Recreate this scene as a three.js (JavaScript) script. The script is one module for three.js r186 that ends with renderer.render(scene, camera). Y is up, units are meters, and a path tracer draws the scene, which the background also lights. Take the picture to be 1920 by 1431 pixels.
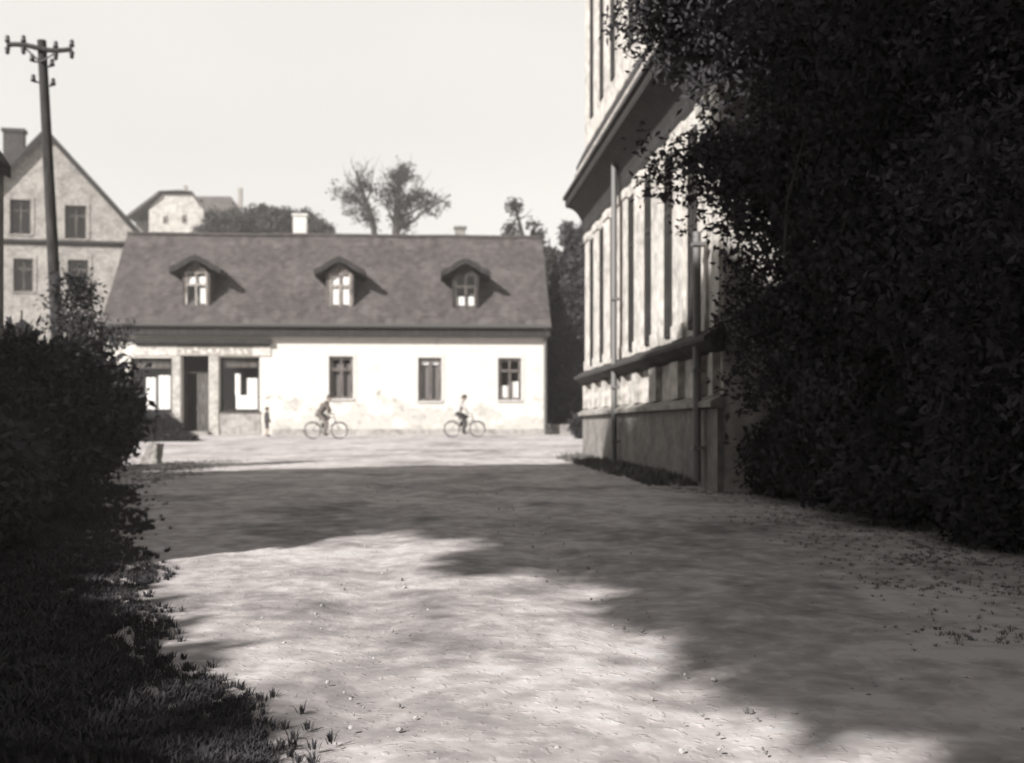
import * as THREE from 'three';
import { mergeGeometries, mergeVertices } from 'three/addons/utils/BufferGeometryUtils.js';
import { MarchingCubes } from 'three/addons/objects/MarchingCubes.js';
import { ImprovedNoise } from 'three/addons/math/ImprovedNoise.js';

// ---------------------------------------------------------------- camera, sky, sun, exposure
const scene = new THREE.Scene();
const EYE = 1.45, FOC = 2200;                       // focal length in pixels of a 1920 x 1431 frame
const camera = new THREE.PerspectiveCamera(2 * Math.atan(715.5 / FOC) * 180 / Math.PI, 1920 / 1431, 0.1, 1500);
camera.position.set(0, EYE, 0);
camera.lookAt(0, EYE, -10);
camera.focus = 5.5; camera.userData.fStop = 2.2;             // simple lens set for near distance: everything far is a little soft
camera.setViewOffset(1920, 1431, 0, -84.5, 1920, 1431);   // lens shift: horizon below the middle, verticals upright

const renderer = new THREE.WebGLRenderer({ antialias: true });
renderer.toneMapping = THREE.LinearToneMapping;
renderer.toneMappingExposure = 1.9;
renderer.shadowMap.enabled = true;

{ // hazy pale sky
  const w = 256, h = 128, a = new Float32Array(w * h * 4), nz = new ImprovedNoise();
  for (let j = 0; j < h; j++) for (let i = 0; i < w; i++) {
    const el = ((j + 0.5) / h - 0.5) * Math.PI, az = (i + 0.5) / w * Math.PI * 2;
    const s = Math.max(0, Math.sin(el));
    let v = 0.545 - 0.32 * Math.pow(s, 1.1);
    const cx = Math.cos(az) * Math.cos(el), cz = Math.sin(az) * Math.cos(el);
    v *= 1 + 0.09 * nz.noise(cx * 3, s * 7, cz * 3) + 0.03 * nz.noise(cx * 7, s * 15, cz * 7);
    const k = (j * w + i) * 4;
    a[k] = v * 1.01; a[k + 1] = v * 0.985; a[k + 2] = v * 0.945; a[k + 3] = 1;
  }
  const t = new THREE.DataTexture(a, w, h, THREE.RGBAFormat, THREE.FloatType);
  t.mapping = THREE.EquirectangularReflectionMapping; t.magFilter = t.minFilter = THREE.LinearFilter; t.needsUpdate = true;
  scene.background = t; scene.environment = t;
}
const SUN_AZ = 40 * Math.PI / 180, SUN_EL = 32 * Math.PI / 180;   // light travels forward and to the right
const sun = new THREE.DirectionalLight(new THREE.Color().setRGB(1, 0.968, 0.94), 5);
sun.position.set(-Math.sin(SUN_AZ) * Math.cos(SUN_EL), Math.sin(SUN_EL), Math.cos(SUN_AZ) * Math.cos(SUN_EL)).multiplyScalar(120);
sun.target.position.set(0, 0, -25); sun.position.add(sun.target.position);
sun.castShadow = true; sun.shadow.radius = 1.2; sun.shadow.mapSize.set(4096, 4096);
Object.assign(sun.shadow.camera, { left: -60, right: 60, top: 60, bottom: -60, near: 1, far: 320 });
scene.add(sun, sun.target);

// ---------------------------------------------------------------- helpers
const RNG = (s) => () => { s |= 0; s = s + 0x6D2B79F5 | 0; let t = Math.imul(s ^ s >>> 15, 1 | s); t = t + Math.imul(t ^ t >>> 7, 61 | t) ^ t; return ((t ^ t >>> 14) >>> 0) / 4294967296; };
const perlin = new ImprovedNoise();
const fbm = (x, y, z = 0, o = 4) => { let s = 0, a = 0.5, f = 1; for (let i = 0; i < o; i++) { s += a * perlin.noise(x * f, y * f, z * f + i * 7.3); a *= 0.5; f *= 2.03; } return s; };
const lerp = (a, b, t) => a + (b - a) * t, clamp = (x, a, b) => Math.min(b, Math.max(a, x));
const sstep = (a, b, x) => { const t = clamp((x - a) / (b - a), 0, 1); return t * t * (3 - 2 * t); };
const X = (px, d) => (px - 960) / FOC * d, Y = (py, d) => EYE + (800 - py) / FOC * d;
const used = {};
const numbered = (n) => { const k = used[n] = (used[n] ?? -1) + 1; return k ? n + '_' + String(k).padStart(3, '0') : n; };
const V = (x, y, z) => new THREE.Vector3(x, y, z);
function uvm(g) {                                    // uv in metres by dominant normal
  const p = g.attributes.position, n = g.attributes.normal, uv = new Float32Array(p.count * 2);
  for (let i = 0; i < p.count; i++) {
    const ax = Math.abs(n.getX(i)), ay = Math.abs(n.getY(i)), az = Math.abs(n.getZ(i));
    if (ay >= ax && ay >= az) { uv[2 * i] = p.getX(i); uv[2 * i + 1] = p.getZ(i); }
    else if (az >= ax) { uv[2 * i] = p.getX(i); uv[2 * i + 1] = p.getY(i); }
    else { uv[2 * i] = p.getZ(i); uv[2 * i + 1] = p.getY(i); }
  }
  g.setAttribute('uv', new THREE.BufferAttribute(uv, 2)); return g;
}
function clean(g) {
  if (g.index) g = g.toNonIndexed();
  if (!g.attributes.normal) g.computeVertexNormals();
  for (const k of Object.keys(g.attributes)) if (!['position', 'normal', 'uv'].includes(k)) g.deleteAttribute(k);
  return uvm(g);
}
function obj(name, geos, mat, parent) {
  const list = (Array.isArray(geos) ? geos : [geos]).map(clean);
  const m = new THREE.Mesh(list.length > 1 ? mergeGeometries(list) : list[0], mat);
  m.name = parent ? name : numbered(name); m.castShadow = m.receiveShadow = true;
  (parent || scene).add(m); return m;
}
function thing(name, label, category, pos = [0, 0, 0], turn = 0, group) {
  const o = new THREE.Group(); o.name = numbered(name); scene.add(o);
  o.position.set(...pos); o.rotation.y = turn; o.userData = { label, category }; if (group) o.userData.group = group;
  return o;
}
function sub(name, parent) { const g = new THREE.Group(); g.name = name; parent.add(g); return g; }
function tag(o, label, category, group) { o.userData = { label, category }; if (group) o.userData.group = group; return o; }
const box = (x0, x1, y0, y1, z0, z1) => new THREE.BoxGeometry(x1 - x0, y1 - y0, z1 - z0).translate((x0 + x1) / 2, (y0 + y1) / 2, (z0 + z1) / 2);
function bar(a, b, r0, r1 = r0, n = 8) {
  const d = b.clone().sub(a), l = d.length(), g = new THREE.CylinderGeometry(r1, r0, l, n, 1).translate(0, l / 2, 0);
  g.applyQuaternion(new THREE.Quaternion().setFromUnitVectors(V(0, 1, 0), d.normalize())); return g.translate(a.x, a.y, a.z);
}
function extr(pts, depth, holes = [], bevel = 0) {
  const s = new THREE.Shape(pts.map(p => new THREE.Vector2(p[0], p[1])));
  for (const h of holes) s.holes.push(new THREE.Path(h.map(p => new THREE.Vector2(p[0], p[1]))));
  return new THREE.ExtrudeGeometry(s, { depth, bevelEnabled: bevel > 0, bevelSize: bevel, bevelThickness: bevel, bevelSegments: 1, curveSegments: 6 });
}
const rect = (x0, x1, y0, y1) => [[x0, y0], [x1, y0], [x1, y1], [x0, y1]];

// ---------------------------------------------------------------- textures and materials
function noiseTex(size, fn, srgb = true) {           // fn(u,v) -> [r,g,b] 0..1 ; tiles by blending across the seam
  const a = new Uint8Array(size * size * 4);
  for (let j = 0; j < size; j++) for (let i = 0; i < size; i++) {
    const c = fn(i / size, j / size), k = (j * size + i) * 4;
    a[k] = clamp(c[0], 0, 1) * 255; a[k + 1] = clamp(c[1], 0, 1) * 255; a[k + 2] = clamp(c[2], 0, 1) * 255; a[k + 3] = 255;
  }
  const t = new THREE.DataTexture(a, size, size); t.wrapS = t.wrapT = THREE.RepeatWrapping; t.magFilter = THREE.LinearFilter; t.minFilter = THREE.LinearMipmapLinearFilter; t.generateMipmaps = true;
  if (srgb) t.colorSpace = THREE.SRGBColorSpace; t.needsUpdate = true; return t;
}
// periodic gradient noise on the unit square (lattice wraps at f * 2^octave)
const HASH = (() => { const r = RNG(99), p = new Uint8Array(512), q = [...Array(256).keys()]; for (let i = 255; i > 0; i--) { const j = r() * (i + 1) | 0; [q[i], q[j]] = [q[j], q[i]]; } for (let i = 0; i < 512; i++) p[i] = q[i & 255]; return p; })();
const GX = Float32Array.from({ length: 256 }, (_, i) => Math.cos(i / 256 * Math.PI * 2)), GY = Float32Array.from({ length: 256 }, (_, i) => Math.sin(i / 256 * Math.PI * 2));
function pnoise(x, y, per, seed) {
  const xi = Math.floor(x), yi = Math.floor(y), fx = x - xi, fy = y - yi, x0 = xi % per, x1 = (xi + 1) % per, y0 = yi % per, y1 = (yi + 1) % per;
  const h = (a, b) => HASH[(HASH[(HASH[a & 255] + b) & 255] + seed + (a >> 8) * 7 + (b >> 8) * 13) & 255], ux = fx * fx * (3 - 2 * fx), uy = fy * fy * (3 - 2 * fy);
  const a = h(x0, y0), b = h(x1, y0), c = h(x0, y1), d = h(x1, y1);
  return lerp(lerp(GX[a] * fx + GY[a] * fy, GX[b] * (fx - 1) + GY[b] * fy, ux), lerp(GX[c] * fx + GY[c] * (fy - 1), GX[d] * (fx - 1) + GY[d] * (fy - 1), ux), uy) * 1.5;
}
function tile(u, v, f, z, o = 4, fv = f) { let s = 0, a = 0.5, k = 1; const sd = Math.round(z * 10); for (let i = 0; i < o; i++) { s += a * pnoise(u * f * k, v * f * k * 1, f * k, sd + i * 31); a *= 0.5; k *= 2; } return s; }
const rep = (t, m) => { t.repeat.set(1 / m, 1 / m); return t; };
const L2S = (x) => x <= 0.0031308 ? x * 12.92 : 1.055 * Math.pow(x, 1 / 2.4) - 0.055;
const std = (r, g, b, o = {}) => new THREE.MeshStandardMaterial({ color: new THREE.Color().setRGB(r, g, b), roughness: 0.9, ...o });
// multiplicative grey-grain textures: base colour lives in the material, the map carries the mottling
const texPlaster = rep(noiseTex(512, (u, v) => { const a = tile(u, v, 4, 1.5), b = tile(u, v, 22, 4.2, 3), s = sstep(0.18, 0.34, tile(u, v, 7, 9.1)); const c = 0.96 + a * 0.035 + b * 0.06 - s * 0.02; return [c, c * 0.997, c * 0.99]; }), 5);
const bumpPlaster = rep(noiseTex(512, (u, v) => { const c = 0.5 + tile(u, v, 30, 2.2, 4) * 0.6 + tile(u, v, 8, 5) * 0.4; return [c, c, c]; }, false), 3);
const texStain = rep(noiseTex(512, (u, v) => { const a = tile(u, v, 5, 11), b = tile(u, v, 24, 14, 4), s = sstep(0.0, 0.3, tile(u, v, 8, 19.1)); const c = 0.88 + a * 0.15 + b * 0.2 - s * 0.10; return [c, c * 0.99, c * 0.975]; }), 4);
const texRoof = rep(noiseTex(1024, (u, v) => {
  const a = tile(u, v, 5, 31), b = tile(u, v, 18, 33, 3), m = sstep(0.05, 0.3, tile(u, v, 9, 36));
  const row = Math.floor(v * 40), col = Math.floor(u * 30 + (row % 2) * 0.5) % 30, h = Math.abs(Math.sin((row % 40) * 127.1 + col * 311.7) * 43758.5453) % 1;
  const c = 0.84 + a * 0.16 + b * 0.22 + (h - 0.5) * 0.16 + m * 0.08; return [c * 1.01, c * 0.985, c * 0.98];
}), 6);
const bumpRoof = rep(noiseTex(1024, (u, v) => {
  const row = Math.floor(v * 40), fu = (u * 30 + (row % 2) * 0.5) % 1, fv = (v * 40) % 1; const g = Math.min(fu, 1 - fu) < 0.06 ? 0 : 1;
  const c = 0.25 + 0.4 * (1 - fv) * g + 0.15 * g + tile(u, v, 30, 41, 3) * 0.4; return [c, c, c];
}, false), 6);
const texWood = rep(noiseTex(512, (u, v) => { const c = 0.8 + tile(u, (v * 0.125) % 1, 24, 51, 4) * 0.55 + tile(u, v, 5, 53) * 0.2; return [c, c * 0.98, c * 0.96]; }), 1.4);
const texDirt = rep(noiseTex(2048, (u, v) => {
  const l = tile(u, v, 4, 59, 4), a = tile(u, v, 12, 61, 3), b = tile(u, v, 60, 63, 4);
  const peb = sstep(0.26, 0.36, tile(u, v, 140, 68, 1) * 2), dark = sstep(0.06, 0.35, tile(u, v, 9, 71, 4));
  const c = 0.88 + l * 0.18 + a * 0.24 + b * 0.26 + peb * 0.06 - dark * 0.17; return [c, c * 0.985, c * 0.98];
}), 13);
const bumpDirt = rep(noiseTex(1024, (u, v) => { const c = 0.45 + tile(u, v, 24, 81, 5) * 0.6 + sstep(0.2, 0.34, tile(u, v, 60, 84, 2)) * 0.3; return [c, c, c]; }, false), 3.1);

const leafMat = (r, g, b) => new THREE.MeshPhysicalMaterial({ color: new THREE.Color().setRGB(r, g, b), roughness: 0.9, specularIntensity: 0.12, side: THREE.DoubleSide });
const M = {
  dirt: std(0.44, 0.42, 0.418, { map: texDirt, bumpMap: bumpDirt, bumpScale: 0.009, roughness: 1 }),
  front: std(0.54, 0.528, 0.508, { bumpMap: bumpPlaster, bumpScale: 0.012 }),
  white: std(0.54, 0.528, 0.508, { map: texPlaster, bumpMap: bumpPlaster, bumpScale: 0.012 }),
  plinth: std(0.40, 0.388, 0.376, { map: texStain, bumpMap: bumpPlaster, bumpScale: 0.02 }),
  pale: std(0.33, 0.318, 0.303, { map: texStain, bumpMap: bumpPlaster, bumpScale: 0.015 }),
  grey: std(0.24, 0.232, 0.222, { map: texStain, bumpMap: bumpPlaster, bumpScale: 0.015 }),
  facade: std(0.60, 0.58, 0.555, { map: texStain, bumpMap: bumpPlaster, bumpScale: 0.015 }),
  cream: std(0.48, 0.467, 0.445, { map: texStain, bumpMap: bumpPlaster, bumpScale: 0.015 }),
  stone: std(0.34, 0.33, 0.315, { map: texStain, bumpMap: bumpPlaster, bumpScale: 0.03 }),
  roof: std(0.088, 0.0805, 0.078, { map: texRoof, bumpMap: bumpRoof, bumpScale: 0.03 }),
  roofDark: std(0.045, 0.042, 0.041, { map: texRoof, bumpMap: bumpRoof, bumpScale: 0.03 }),
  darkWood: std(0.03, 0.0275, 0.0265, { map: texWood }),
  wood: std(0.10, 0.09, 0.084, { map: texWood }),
  frame: std(0.155, 0.138, 0.133, { map: texWood }),
  lightFrame: std(0.40, 0.38, 0.36, { map: texWood }),
  pole: std(0.04, 0.037, 0.036, { map: texWood }),
  zinc: std(0.16, 0.155, 0.15, { metalness: 0.3, roughness: 0.6 }),
  black: std(0.02, 0.02, 0.021, { roughness: 0.5 }),
  steel: std(0.35, 0.34, 0.33, { metalness: 0.9, roughness: 0.35 }),
  leather: std(0.05, 0.038, 0.03, { roughness: 0.6 }),
  porcelain: std(0.55, 0.53, 0.5, { roughness: 0.25 }),
  curtain: std(0.66, 0.65, 0.625, { roughness: 1, side: THREE.DoubleSide }),
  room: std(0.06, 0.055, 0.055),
  glass: new THREE.MeshPhysicalMaterial({ color: 0xffffff, roughness: 0.04, transmission: 1, thickness: 0, ior: 1.5 }),
  signFace: std(1, 1, 1, { roughness: 0.9 }),
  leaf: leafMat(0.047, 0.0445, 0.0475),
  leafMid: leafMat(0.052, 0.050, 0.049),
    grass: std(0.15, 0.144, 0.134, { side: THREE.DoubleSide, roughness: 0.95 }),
  bark: std(0.07, 0.063, 0.06, { map: texWood }),
  pebble: std(0.26, 0.25, 0.245),
};

// ---------------------------------------------------------------- terrain
const heights = [[-400, 0], [-3, 0], [8, 0.29], [17, 0.60], [29, 0.65], [38, 0.84], [47, 1.08], [53, 1.12], [60, 1.15], [500, 1.15]];
function heightAt(d) { for (let i = 1; i < heights.length; i++) if (d <= heights[i][0]) return lerp(heights[i - 1][1], heights[i][1], (d - heights[i - 1][0]) / (heights[i][0] - heights[i - 1][0])); return 1.15; }
function gy(x, d) {
  let h = 0; for (let k = -2; k <= 2; k++) h += heightAt(d + k * 1.2) / 5;
  h += 19 * sstep(60, 122, d) * (1 - 0.35 * sstep(-5, 40, x));
  return h;
}
const G = (x, d) => V(x, gy(x, d), -d);
{
  const xs = [], ds = [];
  for (let x = -400; x < -60; x += 34) xs.push(x); for (let x = -60; x < -14; x += 2) xs.push(x); for (let x = -14; x < 14; x += 0.16) xs.push(x); for (let x = 14; x < 60; x += 2) xs.push(x); for (let x = 60; x <= 400; x += 34) xs.push(x);
  for (let d = -300; d < -10; d += 10) ds.push(d); for (let d = -10; d < 3; d += 0.5) ds.push(d); for (let d = 3; d < 30; d += 0.16) ds.push(d); for (let d = 30; d < 60; d += 0.6) ds.push(d); for (let d = 60; d < 140; d += 4) ds.push(d); for (let d = 140; d <= 700; d += 40) ds.push(d);
  const P = [], UV = [], I = [], nx = xs.length;
  for (const d of ds) for (const x of xs) {
    const near = sstep(60, 30, d) * sstep(20, 12, Math.abs(x));
    // worn cart track: two shallow ruts that bend left towards the shop
    const cx = 0.2 - 0.10 * (d - 4) + 0.9 * sstep(20, 40, d), off = x - cx;
    const rut = Math.exp(-Math.pow((Math.abs(off) - 0.75) / 0.22, 2));
    const wob = fbm(x * 0.9, d * 0.9, 3, 4) * 0.035 + fbm(x * 3.4, d * 3.4, 8, 3) * 0.012;
    P.push(x, gy(x, d) + near * (wob - rut * 0.035 * sstep(30, 16, d)), -d); UV.push(x, d);
  }
  for (let j = 0; j < ds.length - 1; j++) for (let i = 0; i < nx - 1; i++) { const a = j * nx + i; I.push(a, a + 1, a + nx, a + 1, a + nx + 1, a + nx); }
  const g = new THREE.BufferGeometry();
  g.setAttribute('position', new THREE.Float32BufferAttribute(P, 3)); g.setAttribute('uv', new THREE.Float32BufferAttribute(UV, 2)); g.setIndex(I); g.computeVertexNormals();
  const m = new THREE.Mesh(g, M.dirt); m.name = 'ground'; m.userData.kind = 'structure'; m.receiveShadow = true; m.castShadow = true; scene.add(m);
}

// ---------------------------------------------------------------- windows
// a window in a wall whose outer face is z = 0 of `parent`
function windowPart(parent, x0, x1, y0, y1, o = {}) {
  const { z = -0.12, f = 0.07, bars = 'cross', mat = M.frame, sill = true, curtain = null, sillMat = M.stone, name = 'window', mid = 0.3 } = o;
  const w = sub(name, parent), t = 0.06, ym = y1 - (y1 - y0) * mid, xm = (x0 + x1) / 2;
  const fr = [box(x0, x0 + f, y0, y1, z - t, z), box(x1 - f, x1, y0, y1, z - t, z), box(x0 + f, x1 - f, y0, y0 + f, z - t, z), box(x0 + f, x1 - f, y1 - f, y1, z - t, z)];
  obj('frame', fr, mat, w);
  const cells = [];
  if (bars === 'cross') {
    obj('glazing_bar', [box(xm - f * 0.55, xm + f * 0.55, y0 + f, ym - f / 2, z - t * 0.9, z + 0.008), box(xm - f * 0.4, xm + f * 0.4, ym + f / 2, y1 - f, z - t * 0.9, z + 0.004)], mat, w);
    obj('transom', box(x0 + f, x1 - f, ym - f / 2, ym + f / 2, z - t * 0.9, z + 0.012), mat, w);
    for (const [a, b] of [[x0 + f, xm], [xm, x1 - f]]) for (const [c, d] of [[y0 + f, ym], [ym, y1 - f]]) cells.push([a, b, c, d]);
  } else if (bars === 'vertical') {
    obj('glazing_bar', box(xm - f * 0.45, xm + f * 0.45, y0 + f, y1 - f, z - t * 0.9, z + 0.006), mat, w);
    cells.push([x0 + f, xm, y0 + f, y1 - f], [xm, x1 - f, y0 + f, y1 - f]);
  } else cells.push([x0 + f, x1 - f, y0 + f, y1 - f]);
  for (const [a, b, c, d] of cells) obj('pane', new THREE.PlaneGeometry(b - a, d - c).translate((a + b) / 2, (c + d) / 2, z - t * 0.5), M.glass, w);
  if (sill) obj('sill', box(x0 - 0.06, x1 + 0.06, y0 - 0.07, y0 - 0.003, z, 0.07), sillMat, w);
  for (const [a, b, c, d, amp = 0.02] of curtain || []) {
    const g = new THREE.PlaneGeometry(b - a, d - c, 24, 1).translate((a + b) / 2, (c + d) / 2, 0), p = g.attributes.position;
    for (let i = 0; i < p.count; i++) p.setZ(i, z - t - 0.05 + Math.sin(p.getX(i) * 34) * amp);
    g.computeVertexNormals(); obj('curtain', g, M.curtain, w);
  }
  return w;
}
// box room behind openings so nothing shines through the house
// ---------------------------------------------------------------- the white house with the shop
const HX0 = X(200, 49.5), HX1 = X(1025, 50.7), HYAW = Math.atan2(1.2, HX1 - HX0), HL = Math.hypot(HX1 - HX0, 1.2);
{
  const BY = 1.06, k = HL / 825, U = (px) => (px - 200) * k, S = 44.2, W = (py) => (824 - (py - 0)) / S - 0.19 + 0.04; // local height from pixel row on the front wall
  const v = (py) => Y(py, 50) - BY;
  const t = thing('shop_house', 'long low whitewashed house with three roof dormers and a shop at one end', 'house', [HX0, BY, -49.5], HYAW);
  const D = 8, top = v(628), eave = v(613);
  const wins = [[612, 657, 668, 748], [780, 824, 670, 752], [932, 976, 670, 750]];
  const shopL = [243, 320, 672, 772], shopR = [408, 482, 670, 772], door = [338, 388, 667, 815];
  const holes = [...wins, shopL, shopR].map(([a, b, c, d]) => rect(U(a), U(b), v(d), v(c)));
  const dx0 = U(door[0]), dx1 = U(door[1]), dy1 = v(door[2]);
  const wallPts = [[0, -0.6], [dx0, -0.6], [dx0, dy1], [dx1, dy1], [dx1, -0.6], [HL, -0.6], [HL, top], [0, top]];
  // weathered front: peeling patches and splashed dirt with ragged outlines, thickest near the ground
  const fw = 1536, fh = 320, fa = new Uint8Array(fw * fh * 4);
  for (let j = 0; j < fh; j++) for (let i = 0; i < fw; i++) {
    const x = i / fw * HL, y = -0.6 + j / fh * (top + 0.6), n1 = fbm(x * 1.1, y * 1.6, 71, 5), n2 = fbm(x * 4, y * 4, 73, 4), n3 = fbm(x * 0.35, y * 0.2, 75, 3);
    const st = sstep(0.02, 0.10, n1 + n2 * 0.3 + 0.42 - y * 0.36 + n3 * 0.3), spot = sstep(0.26, 0.32, n1 + n2 * 0.4), run = sstep(0.2, 0.4, fbm(x * 5, y * 0.35, 77, 3));
    const c = L2S(clamp(0.98 + n2 * 0.10 - st * (0.16 + 0.5 * Math.max(0, n2)) - spot * 0.12 - run * 0.06, 0, 1)), k = (j * fw + i) * 4; fa[k] = c * 255; fa[k + 1] = c * 252; fa[k + 2] = c * 247; fa[k + 3] = 255;
  }
  const ft = new THREE.DataTexture(fa, fw, fh); ft.colorSpace = THREE.SRGBColorSpace; ft.magFilter = THREE.LinearFilter; ft.minFilter = THREE.LinearMipmapLinearFilter; ft.generateMipmaps = true; ft.wrapS = ft.wrapT = THREE.RepeatWrapping; ft.repeat.set(1 / HL, 1 / (top + 0.6)); ft.offset.set(0, 0.6 / (top + 0.6)); ft.needsUpdate = true; M.front.map = ft;
  obj('wall', [extr(wallPts, 0.42, holes).translate(0, 0, -0.42)], M.front, t);
  const gable = [[-D, -0.6], [-0.42, -0.6], [-0.42, top + 0.25], [-D / 2, top + 0.25 + (D / 2) * 1.07], [-D, top + 0.1]];
  for (const x of [0, HL - 0.35]) obj('gable_wall', extr(gable, 0.35).rotateY(-Math.PI / 2).translate(x + 0.35, 0, 0).applyMatrix4(new THREE.Matrix4()), M.white, t);
  obj('back_wall', box(0.35, HL - 0.35, -0.6, top, -D, -D + 0.35), M.pale, t);
  obj('ceiling', box(0.35, HL - 0.35, top - 0.25, top - 0.05, -D + 0.35, -0.43), M.room, t);
  obj('floor', box(0.35, HL - 0.35, -0.1, 0.06, -D + 0.35, -0.43), M.room, t);
  obj('partition', [box(U(520), U(520) + 0.15, 0.07, top - 0.26, -D + 0.36, -0.44), box(0.36, HL - 0.36, 0.07, top - 0.26, -4.2, -4.05)], M.room, t);
  obj('plinth', [box(U(506), HL + 0.02, -0.6, 0.28, 0.002, 0.035)], M.plinth, t);
  // roof: overlapping courses
  const pitch = Math.atan(1.02), slopeLen = (D / 2 + 0.45) / Math.cos(pitch), N = 30, cl = slopeLen / N, rf = [];
  for (const side of [1, -1]) for (let i = 0; i < N; i++) {
    const g = new THREE.BoxGeometry(HL + 0.32, 0.042, cl * 1.12, 40, 1, 1).translate(HL / 2, -0.009, cl * 0.56), p = g.attributes.position;
    for (let a = 0; a < p.count; a++) p.setY(a, p.getY(a) + (side > 0 ? 1 : 0) * (0.10 * fbm(p.getX(a) * 0.22, i * 0.08, 91, 2) + 0.022 * fbm(p.getX(a) * 2.1, i * 1.7, 93, 2)));
    g.rotateX(pitch - 0.035).translate(0, 0, 0);
    const s = (i + 1) * cl, zz = 0.45 - s * Math.cos(pitch), yy = eave + s * Math.sin(pitch);
    g.translate(0, yy, zz);
    if (side < 0) g.rotateY(Math.PI).translate(HL, 0, -D);
    rf.push(g);
  }
  const ridgeY = eave + slopeLen * Math.sin(pitch);
  const roof = obj('roof', rf, M.roof, t);
  const caps = []; for (let x = -0.15; x < HL; x += 0.42) { const sag = 0.07 * fbm((x + 0.21) * 0.22, N * 0.08, 91, 2); caps.push(new THREE.CylinderGeometry(0.13, 0.14, 0.44, 8, 1, false, 0, Math.PI).rotateZ(Math.PI / 2).rotateX(-Math.PI / 2 * 0).translate(x + 0.21, ridgeY - 0.03 + sag, -D / 2)); }
  obj('ridge_cap', caps.map(g => g), M.roof, roof);
  obj('eave_shade_board', box(-0.12, HL + 0.12, v(631), eave + 0.02, 0.30, 0.36), M.darkWood, t);  // real board, made taller and darker to include the eave shadow
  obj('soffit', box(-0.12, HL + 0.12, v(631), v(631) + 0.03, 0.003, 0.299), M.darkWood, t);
  obj('gutter', new THREE.CylinderGeometry(0.085, 0.085, HL + 0.3, 10, 1, true, Math.PI / 2 + Math.PI, Math.PI).rotateZ(Math.PI / 2).translate(HL / 2, eave + 0.02, 0.46), std(0.06, 0.058, 0.056, { side: THREE.DoubleSide }), t);
  obj('downpipe', [bar(V(HL - 0.09, 0.1, 0.08), V(HL - 0.09, eave - 0.3, 0.08), 0.05), bar(V(HL - 0.09, eave - 0.3, 0.08), V(HL - 0.09, eave - 0.02, 0.44), 0.05)], M.zinc, t);
  // chimneys
  for (const [px, py, wid, m] of [[541, 404, 0.62, M.white], [844, 424, 0.5, M.grey]]) {
    const cx = (px - 200) * k * 1.0 + (px - 600) * 0.0018, cy = Y(py, 54.5) - BY;
    const c = obj('chimney', box(cx - wid / 2, cx + wid / 2, ridgeY - 0.7, cy - 0.1, -D / 2 - 0.55, -D / 2 - 0.05), m, t);
    obj('chimney_cap', box(cx - wid / 2 - 0.05, cx + wid / 2 + 0.05, cy - 0.1, cy, -D / 2 - 0.6, -D / 2 + 0.0), m, c);
  }
  // ground-floor windows
  wins.forEach(([a, b, c, d], i) => {
    const x0 = U(a) + 0.01, x1 = U(b) - 0.01, y0 = v(d) + 0.01, y1 = v(c) - 0.01;
    const cur = [null, [[x0 + 0.07, x1 - 0.07, y1 - 0.28, y1 - 0.06, 0.005]], [[x0 + 0.08, (x0 + x1) / 2 - 0.04, y0 + 0.06, y0 + 0.62], [(x0 + x1) / 2 - 0.02, x1 - 0.06, y0 + 0.06, y0 + 0.80]]][i];
    windowPart(t, x0, x1, y0, y1, { curtain: cur, bars: i === 1 ? 'vertical' : 'cross', z: -0.08, f: 0.11, sillMat: M.white });
    if (i < 2) obj('net_curtain', box(x0 + 0.08, x1 - 0.08, y0 + 0.08, y1 - 0.3, -0.30, -0.28), std(0.12, 0.11, 0.106), t);
    obj('window_surround', [box(x0 - 0.14, x0 - 0.012, y0, y1 + 0.14, 0.002, 0.022), box(x1 + 0.012, x1 + 0.14, y0, y1 + 0.14, 0.002, 0.022), box(x0 - 0.012, x1 + 0.012, y1 + 0.012, y1 + 0.14, 0.002, 0.022)], M.white, t);
  });
  // shop front
  const sf = sub('shop_front', t);
  obj('cornice', [box(U(250), U(505), v(646), v(638), 0.003, 0.24), box(U(254), U(501), v(649), v(646), 0.003, 0.13)], M.darkWood, sf);
  const sc = document.createElement('canvas'); sc.width = 1024; sc.height = 80;
  { const q = sc.getContext('2d'), r = RNG(5); q.fillStyle = '#c9c4bd'; q.fillRect(0, 0, 1024, 80);
    q.fillStyle = '#8d877f'; q.fillRect(330, 0, 560, 80);                                // painted ground behind the worn lettering
    for (let i = 0; i < 900; i++) { const g = 110 + r() * 120 | 0; q.fillStyle = `rgba(${g},${g - 3},${g - 8},0.35)`; const w = 3 + r() * 22; q.fillRect(r() * 1024, r() * 80, w, 2 + r() * 9); }
    for (let i = 0; i < 10; i++) for (let j = 0; j < 5; j++) { q.fillStyle = `rgba(232,228,220,${0.25 + 0.4 * r()})`; q.beginPath(); q.ellipse(352 + i * 52 + r() * 26, 18 + r() * 44, 4 + r() * 8, 5 + r() * 11, r() * 3, 0, 6.3); q.fill(); }   // flaked, unreadable sign paint
    for (let i = 0; i < 40; i++) { q.fillStyle = `rgba(120,114,108,${0.15 + 0.2 * r()})`; q.beginPath(); q.ellipse(r() * 330, 10 + r() * 60, 4 + r() * 9, 4 + r() * 9, r() * 3, 0, 6.3); q.fill(); } }
  const st = new THREE.CanvasTexture(sc); st.colorSpace = THREE.SRGBColorSpace; M.signFace.map = st; M.signFace.color.setRGB(0.9, 0.9, 0.9);
  const face = new THREE.Mesh(new THREE.BoxGeometry(U(503) - U(247), v(649) - v(668) - 0.02, 0.05), M.signFace); face.name = 'fascia_sign'; face.castShadow = face.receiveShadow = true;
  face.position.set((U(503) + U(247)) / 2, (v(649) + v(668)) / 2, 0.03); sf.add(face);
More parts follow.
